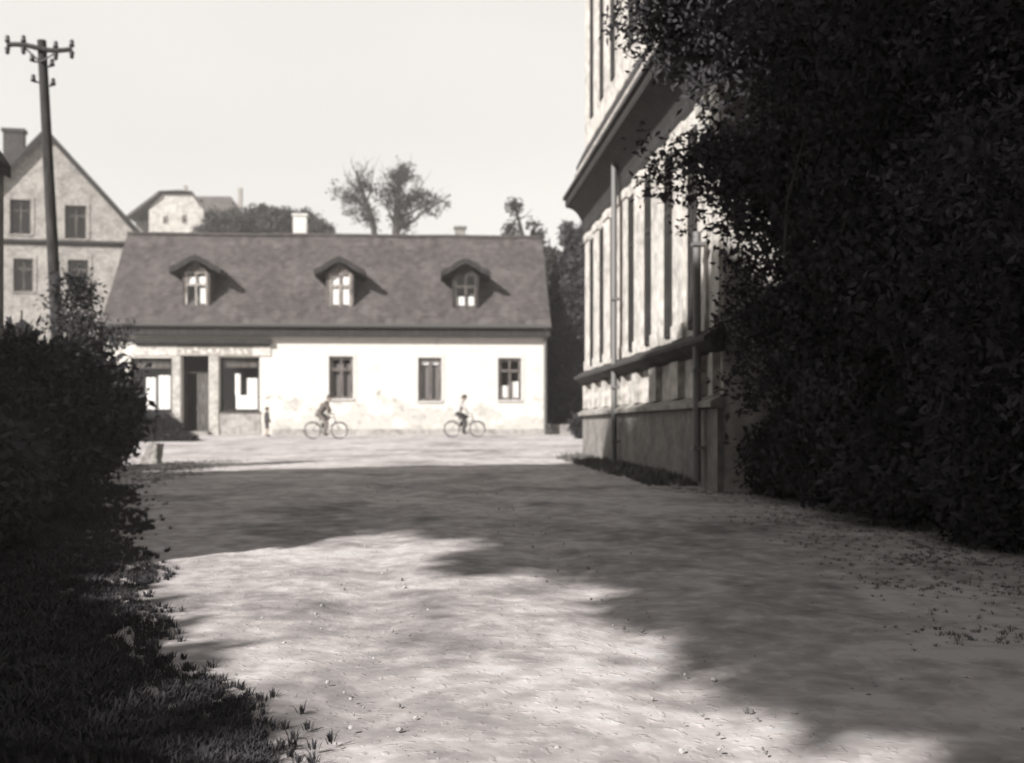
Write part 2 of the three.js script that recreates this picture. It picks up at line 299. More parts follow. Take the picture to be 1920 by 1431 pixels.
  for (const [a, b] of [[321, 336], [390, 406]]) {
    obj('pilaster', [box(U(a), U(b), -0.1, v(668) - 0.012, 0.003, 0.07), box(U(a) - 0.03, U(b) + 0.03, -0.1, 0.32, 0.003, 0.1)], M.cream, sf);
  }
  for (const [a, b] of [[U(243), U(321) - 0.04], [U(406) + 0.04, U(484)]]) obj('window_apron', box(a, b, -0.1, v(774) - 0.05, 0.003, 0.03), M.plinth, sf);
  for (const [i, q] of [shopL, shopR].entries()) {
    const x0 = U(q[0]) + 0.01, x1 = U(q[1]) - 0.01, y0 = v(q[3]) + 0.01, y1 = v(q[2]) - 0.01, w = x1 - x0, h = y1 - y0;
    const cur = i ? [[x0 + w * 0.38, x0 + w * 0.95, y0 + 0.09, y0 + h * 0.30, 0.01], [x0 + w * 0.36, x0 + w * 0.49, y0 + h * 0.3, y0 + h * 0.70, 0.012], [x0 + w * 0.66, x0 + w * 0.95, y0 + h * 0.30, y0 + h * 0.62, 0.012]]
      : [[x0 + w * 0.34, x0 + w * 0.58, y0 + 0.09, y0 + h * 0.64, 0.012], [x0 + w * 0.64, x0 + w * 0.93, y0 + 0.09, y0 + h * 0.68, 0.012]];
    windowPart(t, x0, x1, y0, y1, { curtain: cur, bars: 'none', z: -0.16, f: 0.09, mat: M.darkWood, name: 'shop_window', sillMat: M.wood });
    obj('blind_box', box(x0 + 0.1, x1 - 0.1, y1 - 0.42, y1 - 0.1, -0.34, -0.26), M.wood, t);
  }
  // recessed doorway: one leaf open inwards, one closed
  const dr = sub('door', t);
  obj('door_frame', [box(dx0, dx0 + 0.07, 0.2, dy1, -0.42, -0.32), box(dx1 - 0.07, dx1, 0.2, dy1, -0.42, -0.32), box(dx0 + 0.07, dx1 - 0.07, dy1 - 0.08, dy1, -0.42, -0.32), box(dx0 + 0.07, dx1 - 0.07, dy1 - 0.75, dy1 - 0.68, -0.41, -0.33)], M.darkWood, dr);
  obj('door_leaf', [box((dx0 + dx1) / 2, dx1 - 0.07, 0.2, dy1 - 0.75, -0.40, -0.35), box((dx0 + dx1) / 2 + 0.09, dx1 - 0.15, 0.35, 1.0, -0.35, -0.335)], std(0.11, 0.105, 0.10, { map: texWood }), dr);
  obj('door_leaf', box(dx0 + 0.08, dx0 + 0.13, 0.2, dy1 - 0.75, -0.95, -0.40), M.darkWood, dr);
  obj('pane', new THREE.PlaneGeometry(0.36, 0.9).translate((dx0 + dx1) / 2 + 0.28, 1.75, -0.345), M.glass, dr);
  obj('handle', box((dx0 + dx1) / 2 + 0.02, (dx0 + dx1) / 2 + 0.05, 1.1, 1.25, -0.35, -0.31), M.steel, dr);
  obj('door_step', [box(dx0 - 0.05, dx1 + 0.05, -0.4, 0.19, -0.42, 0.45), box(dx0 - 0.25, dx1 + 0.3, -0.4, 0.02, 0.452, 0.95)], M.stone, t);
  // dormers
  [[365, 0], [633, 1], [871, 2]].forEach(([px, i]) => {
    const d0 = 50 + 0.4, sc2 = FOC / d0, cx = U(px) + (px - 960) / FOC * 0.4 * 0.9, z0 = -0.4, yb = Y(589, d0) - BY, yt = Y(506, d0) - BY - 0.05, ht = Y(483 + i, d0) - BY + 0.04;
    const dm = sub('dormer', t), hw = 0.58, dep = 2.4;
    obj('front', extr([[cx - hw, yb - 0.25], [cx + hw, yb - 0.25], [cx + hw, yt - 0.15], [cx + hw * 0.55, yt + 0.08], [cx, ht - 0.18], [cx - hw * 0.55, yt + 0.08], [cx - hw, yt - 0.15]], 0.1, [rect(cx - 0.47, cx + 0.47, yb + 0.02, yt - 0.06)]).translate(0, 0, z0 - 0.1), [M.wood, M.frame, M.darkWood][i], dm);
    for (const s of [-1, 1]) obj('cheek', box(cx + s * (hw - 0.03) - 0.03, cx + s * (hw - 0.03) + 0.03, yb - 0.25, yt - 0.12, z0 - dep + 0.4, z0 - 0.101), M.wood, dm);
    const up = [], lo = [], n = 24;
    for (let j = 0; j <= n; j++) { const a = j / n * 2 - 1, x = a * 1.08, b = Math.abs(a), y = ht - (0.66 * Math.pow(b, 1.35) - 0.10 * sstep(0.62, 1, b)); up.push([cx + x, y]); lo.unshift([cx + x * 0.985, y - 0.24]); }
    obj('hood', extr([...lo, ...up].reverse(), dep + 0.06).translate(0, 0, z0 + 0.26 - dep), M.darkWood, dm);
    const x0 = cx - 0.46, x1 = cx + 0.46, y0 = yb + 0.03, y1 = yt - 0.07, z = z0 - 0.03, ym = y1 - 0.55;
    obj('window_frame', [box(x0, x0 + 0.08, y0, y1, z - 0.06, z), box(x1 - 0.08, x1, y0, y1, z - 0.06, z), box(x0 + 0.08, x1 - 0.08, y0, y0 + 0.08, z - 0.06, z), box(x0 + 0.08, x1 - 0.08, y1 - 0.07, y1, z - 0.06, z), box(x0 + 0.08, x1 - 0.08, ym - 0.05, ym + 0.05, z - 0.06, z + 0.01), box(cx - 0.045, cx + 0.045, y0 + 0.08, ym - 0.05, z - 0.06, z + 0.006), box(cx - 0.035, cx + 0.035, ym + 0.05, y1 - 0.07, z - 0.06, z + 0.006)], i === 2 ? M.wood : M.lightFrame, dm);
    for (const [a, b] of [[x0 + 0.08, cx], [cx, x1 - 0.08]]) for (const [c, d] of [[y0 + 0.08, ym], [ym, y1 - 0.07]]) obj('pane', new THREE.PlaneGeometry(b - a, d - c).translate((a + b) / 2, (c + d) / 2, z - 0.03), M.glass, dm);
    const cur = [[[x0 + 0.08, x1 - 0.08, ym + 0.04, ym + 0.36], [x1 - 0.30, x1 - 0.08, y0 + 0.08, ym - 0.12]], [[x0 + 0.06, x1 - 0.06, y0 + 0.06, y1 - 0.1]], [[x0 + 0.08, x1 - 0.08, y0 + 0.06, y0 + 0.78]]][i];
    for (const [a, b, c, d] of cur) {
      const g = new THREE.PlaneGeometry(b - a, d - c, 20, 1).translate((a + b) / 2, (c + d) / 2, 0), p = g.attributes.position;
      for (let j = 0; j < p.count; j++) p.setZ(j, z - 0.10 + Math.sin(p.getX(j) * 40) * 0.012); g.computeVertexNormals(); obj('curtain', g, M.curtain, dm);
    }
    obj('sill', box(x0 - 0.1, x1 + 0.1, yb - 0.05, yb + 0.015, z0 - 0.02, z0 + 0.08), M.wood, dm);
  });
}

// ---------------------------------------------------------------- tall house on the right
{
  const dF = 29.3, xF = 1.86, th = -Math.atan2(0.997, 0.077), BY = 0.62;
  const t = thing('tall_house', 'tall pale house with pilasters, a dark sill ledge and a heavy coved cornice', 'house', [xF, BY, -dF], th);
  const Lf = 13.3, H = 13.2, dep = 9;
  // windows along u: narrow, nearly flush, between pilasters
  const wu = [0.8, 2.35, 3.9, 6.1, 7.8, 9.55, 11.3].map(a => [a, a + 0.55]);
  const holes = [...wu.map(([a, b]) => rect(a, b, 2.3, 5.35)), ...wu.map(([a, b]) => rect(a, b, 8.3, 11.6))];
  obj('wall', extr([[0, -0.4], [Lf, -0.4], [Lf, H], [0, H]], 0.4, holes).translate(0, 0, -0.4), M.facade, t);
  obj('end_wall', box(Lf - 0.4, Lf, -0.4, H, -dep, -0.401), M.facade, t);
  obj('far_end_wall', box(0, 0.4, -0.4, H, -dep, -0.401), M.facade, t);
  obj('back_wall', box(0.4, Lf - 0.4, -0.4, H, -dep, -dep + 0.4), M.facade, t);
  obj('storey_floor', [box(0.4, Lf - 0.4, 6.3, 6.6, -dep + 0.4, -0.401), box(0.4, Lf - 0.4, 0.6, 0.8, -dep + 0.4, -0.401), box(0.4, Lf - 0.4, H - 0.3, H, -dep + 0.4, -0.401)], M.room, t);
  obj('plinth', box(-0.05, Lf + 0.05, -0.4, 1.08, 0.002, 0.09), M.grey, t);
  obj('plinth_ledge', extr([[0, 1.08], [0.20, 1.10], [0.20, 1.17], [0.02, 1.27], [0, 1.27]].map(([a, b]) => [a + 0.002, b]), Lf + 0.2).rotateY(-Math.PI / 2).rotateY(0).translate(Lf + 0.1, 0, 0).applyMatrix4(new THREE.Matrix4()), M.pale, t);
  obj('sill_ledge', extr([[0.002, 1.86], [0.14, 1.90], [0.30, 2.00], [0.30, 2.06], [0.06, 2.20], [0.002, 2.2]], Lf + 0.3).rotateY(-Math.PI / 2).translate(Lf + 0.15, 0, 0), M.roofDark, t);
  // apron blocks below, pilasters above
  const pil = [[0.05, 0.6], [1.5, 2.15], [3.05, 3.7], [4.6, 5.2], [5.62, 5.95], [6.8, 7.55], [8.5, 9.3], [10.25, 11.05], [12.0, 12.5], [12.85, 13.25]];
  for (const [a, b] of pil) {
    obj('apron_block', box(a + 0.1, b - 0.1, 1.275, 1.855, 0.003, 0.11), M.facade, t);
    obj('pilaster', [box(a, b, 2.23, 5.4, 0.003, 0.045), box(a - 0.04, b + 0.04, 5.4, 5.58, 0.003, 0.08), box(a - 0.03, b + 0.03, 2.21, 2.45, 0.003, 0.07)], M.facade, t);
    obj('pilaster', [box(a, b, 7.75, 12.2, 0.003, 0.045), box(a - 0.05, b + 0.05, 12.2, 12.5, 0.003, 0.18)], M.facade, t);
  }
  for (const [a, b] of wu) { windowPart(t, a, b, 2.31, 5.34, { z: 0.035, f: 0.09, bars: 'cross', mat: M.darkWood, sill: false, mid: 0.32 }); windowPart(t, a, b, 8.31, 11.59, { z: 0.035, f: 0.09, mat: M.darkWood, sill: false }); }
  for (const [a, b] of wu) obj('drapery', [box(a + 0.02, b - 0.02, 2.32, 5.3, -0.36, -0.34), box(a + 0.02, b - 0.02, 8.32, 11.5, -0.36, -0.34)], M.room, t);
  // coved cornice and pent roof
  const cove = [[0.002, 5.62]]; for (let i = 0; i <= 8; i++) { const q = i / 8 * Math.PI / 2; cove.push([0.04 + 0.44 * (1 - Math.cos(q)), 5.72 + 0.62 * Math.sin(q)]); } cove.push([0.5, 6.40], [0.5, 6.52], [0.002, 6.52]);
  const along = (pts, ext) => extr(pts, Lf + ext * 2).rotateY(-Math.PI / 2).translate(Lf + ext, 0, 0);
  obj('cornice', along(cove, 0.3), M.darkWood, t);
  obj('pent_roof', along([[0.003, 6.525], [0.56, 6.525], [0.56, 6.60], [0.22, 7.08], [0.003, 7.08]], 0.32), M.roofDark, t);
  obj('moulding', along([[0.004, 7.085], [0.26, 7.085], [0.28, 7.14], [0.20, 7.28], [0.004, 7.28]], 0.3), M.facade, t);
  obj('upper_ledge', along([[0.003, 7.285], [0.22, 7.285], [0.22, 7.36], [0.06, 7.70], [0.003, 7.70]], 0.28), M.roofDark, t);
  obj('eave_cornice', along([[0.003, 12.55], [0.3, 12.8], [0.6, 12.95], [0.6, 13.15], [0.003, 13.15]], 0.4), M.darkWood, t);
  obj('roof', extr([[0.7, 13.18], [-dep / 2, 17.4], [-dep - 0.7, 13.18]], Lf + 1).rotateY(-Math.PI / 2).translate(Lf + 0.5, 0, 0), M.roofDark, t);
  for (const u of [5.42, 12.62]) obj('downpipe', [bar(V(u, 0.05, 0.2), V(u, u > 8 ? 3.6 : 6.2, 0.2), 0.06), ...[0.5, 1.6, 3.4].map(y => box(u - 0.08, u + 0.08, y, y + 0.05, 0.09, 0.27))], M.zinc, t);
}

// ---------------------------------------------------------------- gabled house behind the pole
function gableHouse(name, label, o) {
  const { x, d, yaw, w, base, eave, apex, depth, wall, roofM, wins, band, chim } = o;
  const t = thing(name, label, 'house', [x, base, -d], yaw), hw = w / 2, rise = apex - eave;
  const prof = [[-hw, -0.5], [hw, -0.5], [hw, eave], [0, apex], [-hw, eave]];
  obj('wall', extr(prof, 0.4, wins.map(q => rect(...q))).translate(0, 0, -0.4), wall, t);
  obj('back_wall', extr(prof, 0.4).translate(0, 0, -depth), wall, t);
  for (const s of [-1, 1]) obj('side_wall', box(s * hw - 0.2 - s * 0.2, s * hw + 0.2 - s * 0.2, -0.5, eave - 0.02, -depth + 0.401, -0.401), wall, t);
  for (const s of [-1, 1]) {
    const n = V(rise, hw, 0).normalize(), ov = 0.45;
    const a = [s * 0, apex + 0.03], b = [s * (hw + ov), eave - ov * rise / hw + 0.03];
    obj('roof_slope', extr(s > 0 ? [a, [a[0] + n.x * 0 , a[1] + 0.2], [b[0] + 0.02, b[1] + 0.2], b] : [a, [b[0], b[1]], [b[0] - 0.02, b[1] + 0.2], [a[0], a[1] + 0.2]], depth + 0.7).translate(0, 0, -depth - 0.3), roofM, t);
    obj('verge_board', extr([[a[0], a[1] - 0.02], [b[0], b[1] - 0.02], [b[0], b[1] - 0.2], [a[0], a[1] - 0.2]], 0.05).translate(0, 0, 0.33), M.darkWood, t);
  }
  if (band) obj('string_course', extr([[0.002, band - 0.12], [0.2, band - 0.02], [0.2, band + 0.1], [0.002, band + 0.16]], w + 0.3).rotateY(-Math.PI / 2).translate(hw + 0.15, 0, 0), M.darkWood, t);
  for (const q of wins) {
    windowPart(t, q[0] + 0.005, q[1] - 0.005, q[2] + 0.005, q[3] - 0.005, { z: -0.12, f: 0.08, mat: M.wood, sillMat: wall });
    obj('room_back', box(q[0] - 0.1, q[1] + 0.1, q[2] - 0.1, q[3] + 0.1, -1.2, -1.1), M.room, t);
    obj('window_surround', [box(q[0] - 0.18, q[0] - 0.003, q[2], q[3] + 0.18, 0.002, 0.04), box(q[1] + 0.003, q[1] + 0.18, q[2], q[3] + 0.18, 0.002, 0.04), box(q[0] - 0.003, q[1] + 0.003, q[3] + 0.003, q[3] + 0.18, 0.002, 0.04)], wall, t);
  }
  for (const [cx, cz, ct, cw, cm] of chim || []) { const c = obj('chimney', box(cx - cw / 2, cx + cw / 2, eave, ct - 0.2, cz - 0.3, cz + 0.3), cm, t); obj('chimney_cap', box(cx - cw / 2 - 0.08, cx + cw / 2 + 0.08, ct - 0.2, ct, cz - 0.38, cz + 0.38), cm, c); }
  return t;
}
{
  const d = 62, base = 1.15, h = (py) => Y(py, d) - base, s = FOC / d, u = (px) => (px - 88) / s * 1.03;
  gableHouse('gabled_house', 'grey plastered gabled house with dark string course behind the utility pole', {
    x: X(88, d), d, yaw: 0.17, w: 9.5, base, eave: h(438), apex: h(250), depth: 12, wall: M.pale, roofM: M.roofDark, band: h(455),
    wins: [[u(24), u(60), h(441), h(376)], [u(119), u(156), h(447), h(384)], [u(30), u(64), h(548), h(486)], [u(124), u(160), h(548), h(486)], [u(30), u(64), h(690), h(610)], [u(124), u(160), h(690), h(610)]],
    chim: [[-2.85, -5.2, Y(246, 67) - base, 1.1, M.roofDark]],
  });
}
// house on the hill behind
{
  const d = 115, base = 17.6, h = (py) => Y(py, d) - base, s = FOC / d, x0 = X(330, d), u = (px) => (px - 330) / s;
  const t = thing('hill_house', 'small pale house with half-hipped gable and two thin chimneys on the hill', 'house', [x0, base, -d], 0.05);
  const L = u(280), R = u(381), e = h(392), p = h(362);
  const wins = [[u(306), u(316), h(419), h(406)], [u(341), u(351), h(418), h(404)]];
  obj('wall', extr([[L, -3], [R, -3], [R, e], [u(358), p - 0.1], [u(306), p - 0.1], [L, e]], 0.4, wins.map(q => rect(...q))).translate(0, 0, -0.4), M.cream, t);
  obj('shaded_wing', box(u(247), L - 0.01, -3, h(409), -8, -1.6), M.grey, t); obj('side_wall', box(R - 0.3, u(425), -3, e - 0.4, -8, -2.4), M.cream, t);  // wing wall: shade is put into its grey colour
  for (const q of wins) { windowPart(t, ...[q[0] + 0.004, q[1] - 0.004, q[2] + 0.004, q[3] - 0.004], { z: -0.1, f: 0.06, mat: M.lightFrame, sillMat: M.cream }); obj('room_back', box(q[0] - 0.2, q[1] + 0.2, q[2] - 0.2, q[3] + 0.2, -1.1, -1.0), M.room, t); }
  // front roof with clipped peak
  const top = h(351), g = new THREE.BufferGeometry(), q = [];
  const face = (...P) => { for (let i = 1; i < P.length - 1; i++) q.push(...P[0], ...P[i], ...P[i + 1]); };
  const eL = [u(238), h(408), 0.5], eR = [u(392), h(400), 0.5], cL = [u(300), h(360), 0.5], cR = [u(362), h(360), 0.5], rF = [u(330), top, -1.2], rB = [u(330), top, -8], bL = [u(238), h(408), -8], bR = [u(392), h(400), -8];
  face(eL, cL, rF, rB, bL); face(eR, bR, rB, rF, cR); face(cL, cR, rF); face(bL, rB, bR); face([eL[0], eL[1] - 0.25, 0.5], eL, cL, [cL[0], cL[1] - 0.25, 0.5]); face([eR[0], eR[1] - 0.25, 0.5], eR, cR, [cR[0], cR[1] - 0.25, 0.5]);
  const m1 = [u(340), h(349), -5], m2 = [u(414), h(349), -5], a1 = [u(352), h(398), -1.8], a2 = [u(448), h(398), -1.8], b1 = [u(352), h(398), -8.2], b2 = [u(448), h(398), -8.2];
  face(a1, a2, m2, m1); face(b2, b1, m1, m2); face(a2, b2, m2);
  g.setAttribute('position', new THREE.Float32BufferAttribute(q, 3)); g.computeVertexNormals();
  obj('roof', g, std(0.10, 0.094, 0.09, { map: texRoof, side: THREE.DoubleSide }), t);
  obj('chimney', box(u(332), u(338), h(356), h(337), -3.2, -2.7), M.pale, t); obj('chimney', box(u(431), u(439), h(395), h(336), -4.4, -3.8), M.pale, t);
}

// ---------------------------------------------------------------- dark house beside the road, almost out of frame
{
  const x1 = -6.5, d0 = 5.2, d1 = 15.0, yb = 0.25, ev = 4.5, rid = 8.5, w = 5.5;
  const t = thing('roadside_house', 'shaded house wall at the roadside behind the dark bushes', 'house', [x1, yb, -d0]);
  const len = d1 - d0, pr = [[-w, -0.6], [0, -0.6], [0, ev], [-w / 2, rid], [-w, ev]];
  obj('gable_wall', extr(pr, 0.4).translate(0, 0, -0.4), M.grey, t); obj('gable_wall', extr(pr, 0.4).translate(0, 0, -len), M.grey, t);
  obj('side_wall', box(-0.4, 0, -0.6, ev, -len + 0.401, -0.401), M.grey, t); obj('side_wall', box(-w, -w + 0.4, -0.6, ev, -len + 0.401, -0.401), M.grey, t);
  for (const s of [-1, 1]) obj('roof_slope', extr(s > 0 ? [[-w / 2, rid + 0.02], [-w / 2, rid + 0.2], [0.03, ev + 0.06], [0.03, ev - 0.1]] : [[-w / 2, rid + 0.02], [-w - 0.25, ev - 0.28], [-w - 0.3, ev - 0.1], [-w / 2, rid + 0.2]], len + 0.3).translate(0, 0, -len - 0.15), M.roofDark, t);
}

// ---------------------------------------------------------------- foliage
function sprigGeo(n, len, leaf, seed, droop = 0.2, narrow = 0.5) {
  const r = RNG(seed), P = [];
  for (let i = 0; i < n; i++) {
    const dir = V(r() * 2 - 1, r() * 2 - 1 - droop, r() * 2 - 1).normalize(), at = dir.clone().multiplyScalar(len * (0.15 + 0.85 * r()));
    const ax = V(r() * 2 - 1, r() * 2 - 1 - droop, r() * 2 - 1).normalize(), sd = V(r() * 2 - 1, r() * 2 - 1, r() * 2 - 1).cross(ax).normalize();
    const l = leaf * (0.6 + 0.8 * r()), w = l * narrow * 0.5, bend = V(0, -l * 0.12, 0);
    const a = at, b = at.clone().addScaledVector(ax, l * 0.45).addScaledVector(sd, w), c = at.clone().addScaledVector(ax, l).add(bend), e = at.clone().addScaledVector(ax, l * 0.45).addScaledVector(sd, -w);
    for (const q of [a, b, c, a, c, e]) P.push(q.x, q.y, q.z);
  }
  const g = new THREE.BufferGeometry(); g.setAttribute('position', new THREE.Float32BufferAttribute(P, 3)); g.computeVertexNormals(); return g;
}
const SPRIG = { near: sprigGeo(34, 0.21, 0.082, 3), mid: sprigGeo(18, 0.30, 0.17, 4), far: sprigGeo(16, 0.45, 0.26, 5), big: sprigGeo(20, 0.42, 0.34, 6, 0.1, 0.7), needle: sprigGeo(40, 0.22, 0.13, 7, 0.5, 0.22), twig: sprigGeo(14, 0.42, 0.22, 9, -0.3, 0.45) };
// crown: list of ellipsoids [x,y,z,rx,ry,rz] relative to the base; leaves sit on random clumps in them
function crown(parent, ells, n, geo, mat, seed, o = {}) {
  const r = RNG(seed), { clump = 0.55, perClump = 14, shell = 0.35, minY = -99, rough = 0.30, name = 'crown' } = o, vol = ells.map(e => Math.pow(e[3] * e[4] * e[5], 0.75)), tot = vol.reduce((a, b) => a + b), im = new THREE.InstancedMesh(geo, mat, n);
  const m = new THREE.Matrix4(), q = new THREE.Quaternion(), e = new THREE.Euler(), c = new THREE.Color(); let i = 0, guard = 0;
  while (i < n && guard++ < n * 20) {
    let k = r() * tot, j = 0; while (k > vol[j] && j < vol.length - 1) k -= vol[j++];
    const E = ells[j], dir = V(r() * 2 - 1, r() * 2 - 1, r() * 2 - 1); if (dir.lengthSq() > 1 || dir.lengthSq() < 1e-4) continue; dir.normalize();
    const rad = Math.pow(r(), shell) * (1 + rough * fbm(dir.x * 2.2 + seed, dir.y * 2.2, dir.z * 2.2));
    const cc = V(E[0] + dir.x * E[3] * rad, E[1] + dir.y * E[4] * rad, E[2] + dir.z * E[5] * rad), tone = 0.7 + 0.6 * r();
    const np = Math.max(1, Math.round(perClump * (0.4 + 1.2 * r())));
    for (let a = 0; a < np && i < n; a++) {
      const p = cc.clone().add(V((r() + r() + r() - 1.5) * clump, (r() + r() + r() - 1.5) * clump * 0.8, (r() + r() + r() - 1.5) * clump)); if (p.y < minY) continue;
      const s = 0.7 + 0.6 * r(); m.compose(p, q.setFromEuler(e.set(r() * 6.28, r() * 6.28, r() * 6.28)), V(s, s, s)); im.setMatrixAt(i, m);
      const v = tone * (0.85 + 0.3 * r()); im.setColorAt(i, c.setRGB(v, v, v)); i++;
    }
  }
  im.count = i; im.name = name; im.userData.kind = 'stuff'; im.castShadow = im.receiveShadow = true; im.frustumCulled = false; parent.add(im); return im;
}
function trunk(parent, pts, r0, limbs, seed, mat = M.bark) {        // pts: centre line; limbs: [t, dx, dy, dz]
  const gs = [], r = RNG(seed); let rad = r0;
  for (let i = 0; i < pts.length - 1; i++) { const nr = r0 * (1 - 0.75 * (i + 1) / (pts.length - 1)); gs.push(bar(pts[i], pts[i + 1], rad, nr, 9)); rad = nr; }
  const limb = (a, dir, len, rr, lev) => {
    let p = a.clone(), d = dir.clone().normalize(), q = rr; const n = 4;
    for (let i = 0; i < n; i++) { const e = p.clone().addScaledVector(d, len / n), nq = q * 0.72; gs.push(bar(p, e, q, nq, 6)); p = e; q = nq; d.add(V((r() - 0.5) * 0.5, (r() - 0.25) * 0.4, (r() - 0.5) * 0.5)).normalize(); if (lev > 0 && i > 0) limb(p, d.clone().add(V((r() - 0.5) * 1.6, (r() - 0.2) * 0.9, (r() - 0.5) * 1.6)), len * 0.55, q * 0.75, lev - 1); }
  };
  for (const [t, dx, dy, dz, len, lev = 1] of limbs) { const f = t * (pts.length - 1), i = Math.min(pts.length - 2, Math.floor(f)); limb(pts[i].clone().lerp(pts[i + 1], f - i), V(dx, dy, dz), len, r0 * (1 - 0.7 * t) * 0.6, lev); }
  return obj('trunk', gs, mat, parent);
}
const ringLimbs = (n, t0, t1, up, len, seed, lev = 1) => { const r = RNG(seed), a = []; for (let i = 0; i < n; i++) { const q = i * 2.4 + r(); a.push([lerp(t0, t1, i / n), Math.cos(q), up + r() * 0.3, Math.sin(q), len * (0.7 + 0.5 * r()), lev]); } return a; };

// big dark trees on the right, branches sweeping to the ground
const DT = 'dark trees along the right side of the road';
function darkTree(x, d, h, rx, seed, label, n, extra = []) {
  const p = G(x, d), t = thing('broad_tree', label, 'tree', [p.x, p.y, p.z], 0, DT);
  trunk(t, [V(0, -0.2, 0), V(0.1, h * 0.3, 0), V(0, h * 0.6, 0.1), V(0.1, h * 0.9, 0)], 0.26, ringLimbs(14, 0.12, 0.9, 0.15, rx * 0.95, seed), seed);
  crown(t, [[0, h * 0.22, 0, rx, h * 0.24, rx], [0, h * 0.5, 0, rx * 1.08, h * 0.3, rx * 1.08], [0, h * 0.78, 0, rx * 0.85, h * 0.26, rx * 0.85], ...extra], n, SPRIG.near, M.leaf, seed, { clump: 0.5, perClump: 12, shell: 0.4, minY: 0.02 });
  return t;
}
darkTree(5.35, 13.6, 12, 2.7, 101, 'tall dark leafy tree overlapping the corner of the tall house', 15000, [[-2.75, 3.9, -0.4, 0.9, 0.45, 0.8], [-2.5, 7.2, -1.0, 0.9, 1.3, 1.1], [-2.2, 2.7, -0.6, 0.4, 0.6, 0.5], [-2.7, 9.5, -1.4, 1.0, 1.2, 1.2], [-2.05, 1.5, -0.3, 0.5, 1.3, 0.6], [-2.95, 6.3, -1.0, 0.85, 1.2, 0.9], [-3.45, 6.9, -1.2, 0.55, 1.2, 0.7]]);
darkTree(6.2, 10.2, 11.5, 2.6, 102, 'dark leafy tree sweeping to the ground, middle of the roadside row', 12000);
darkTree(7.4, 6.6, 11, 2.8, 103, 'dark leafy tree at the end of the row away from the tall house', 7000);
darkTree(8.2, 2.2, 12, 3.0, 104, 'unseen dark leafy tree added past the end tree to block sky light', 5000);  // out of frame, added to cut sky light on the shaded ground
darkTree(8.0, -3.2, 12.5, 3.1, 105, 'last unseen dark leafy tree, added beyond the row to block sky light', 5000);  // also an added sky blocker, never in view
[[3.9, 15.2, 0.75, 1.1], [4.3, 12.4, 0.8, 1.2], [4.6, 10.6, 0.75, 1.0], [5.0, 9.2, 0.7, 1.0]].forEach(([x, d, r, h], i) => {
  const p = G(x, d), t = thing('dark_shrub', ['low dark shrub at the foot of the tall house corner', 'low dark shrub under the roadside trees, second from the tall house', 'low dark shrub under the roadside trees, third from the tall house', 'low dark shrub under the roadside trees, farthest from the tall house'][i], 'shrub', [p.x, p.y, p.z], 0, 'low shrubs under the roadside trees');
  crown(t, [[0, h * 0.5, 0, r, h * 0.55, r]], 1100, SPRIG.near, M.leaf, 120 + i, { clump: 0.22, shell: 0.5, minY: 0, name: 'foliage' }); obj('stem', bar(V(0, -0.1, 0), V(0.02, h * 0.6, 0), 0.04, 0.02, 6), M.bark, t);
});

// bushes on the left
[[-5.0, 9.6, 0.9, 1.35, 'dark rounded bush nearest the corner of the roadside house wall'], [-5.4, 12.2, 1.0, 1.75, 'dark bush leaning on the wall of the roadside house'], [-6.5, 15.4, 1.1, 2.0, 'dark bush at the far corner of the roadside house'], [-7.9, 18.4, 1.15, 2.1, 'broad dark bush between the roadside house and the utility pole'],
 [-9.0, 21.2, 1.1, 2.4, 'dense dark bush in front of the utility pole'], [-8.35, 22.8, 0.8, 2.3, 'tall loose bush screening the end of the shop house'], [-9.8, 20.5, 1.2, 2.4, 'dark bush behind the roadside house, left of the utility pole'], [-9.75, 23.2, 0.55, 3.9, 'thin loose sapling beside the utility pole']].forEach(([x, d, r, h, label], i) => {
  const p = G(x, d), t = thing('dark_bush', label, 'bush', [p.x, p.y, p.z], 0, 'dark bushes by the roadside house');
  if (i === 5) crown(t, [[-0.1, 3.3, 0, 0.35, 0.5, 0.35], [0.5, 2.7, 0.1, 0.35, 0.4, 0.4], [-0.45, 2.9, 0, 0.25, 0.5, 0.3], [0.15, 2.3, 0, 0.6, 0.5, 0.4]], 170, SPRIG.near, M.leaf, 159, { clump: 0.3, perClump: 5, name: 'loose_shoots' });
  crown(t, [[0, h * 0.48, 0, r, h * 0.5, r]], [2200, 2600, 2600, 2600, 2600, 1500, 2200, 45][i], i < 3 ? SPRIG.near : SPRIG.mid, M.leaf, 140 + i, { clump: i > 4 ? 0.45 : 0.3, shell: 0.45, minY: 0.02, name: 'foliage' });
  obj('stem', [bar(V(0, -0.1, 0), V(0.05, h * 0.8, 0), 0.06, 0.02, 6), bar(V(0.05, 0.1, 0), V(0.35, h * 0.7, 0.1), 0.04, 0.015, 6), bar(V(-0.03, 0.1, 0), V(-0.3, h * 0.75, -0.1), 0.04, 0.015, 6)], M.bark, t);
});
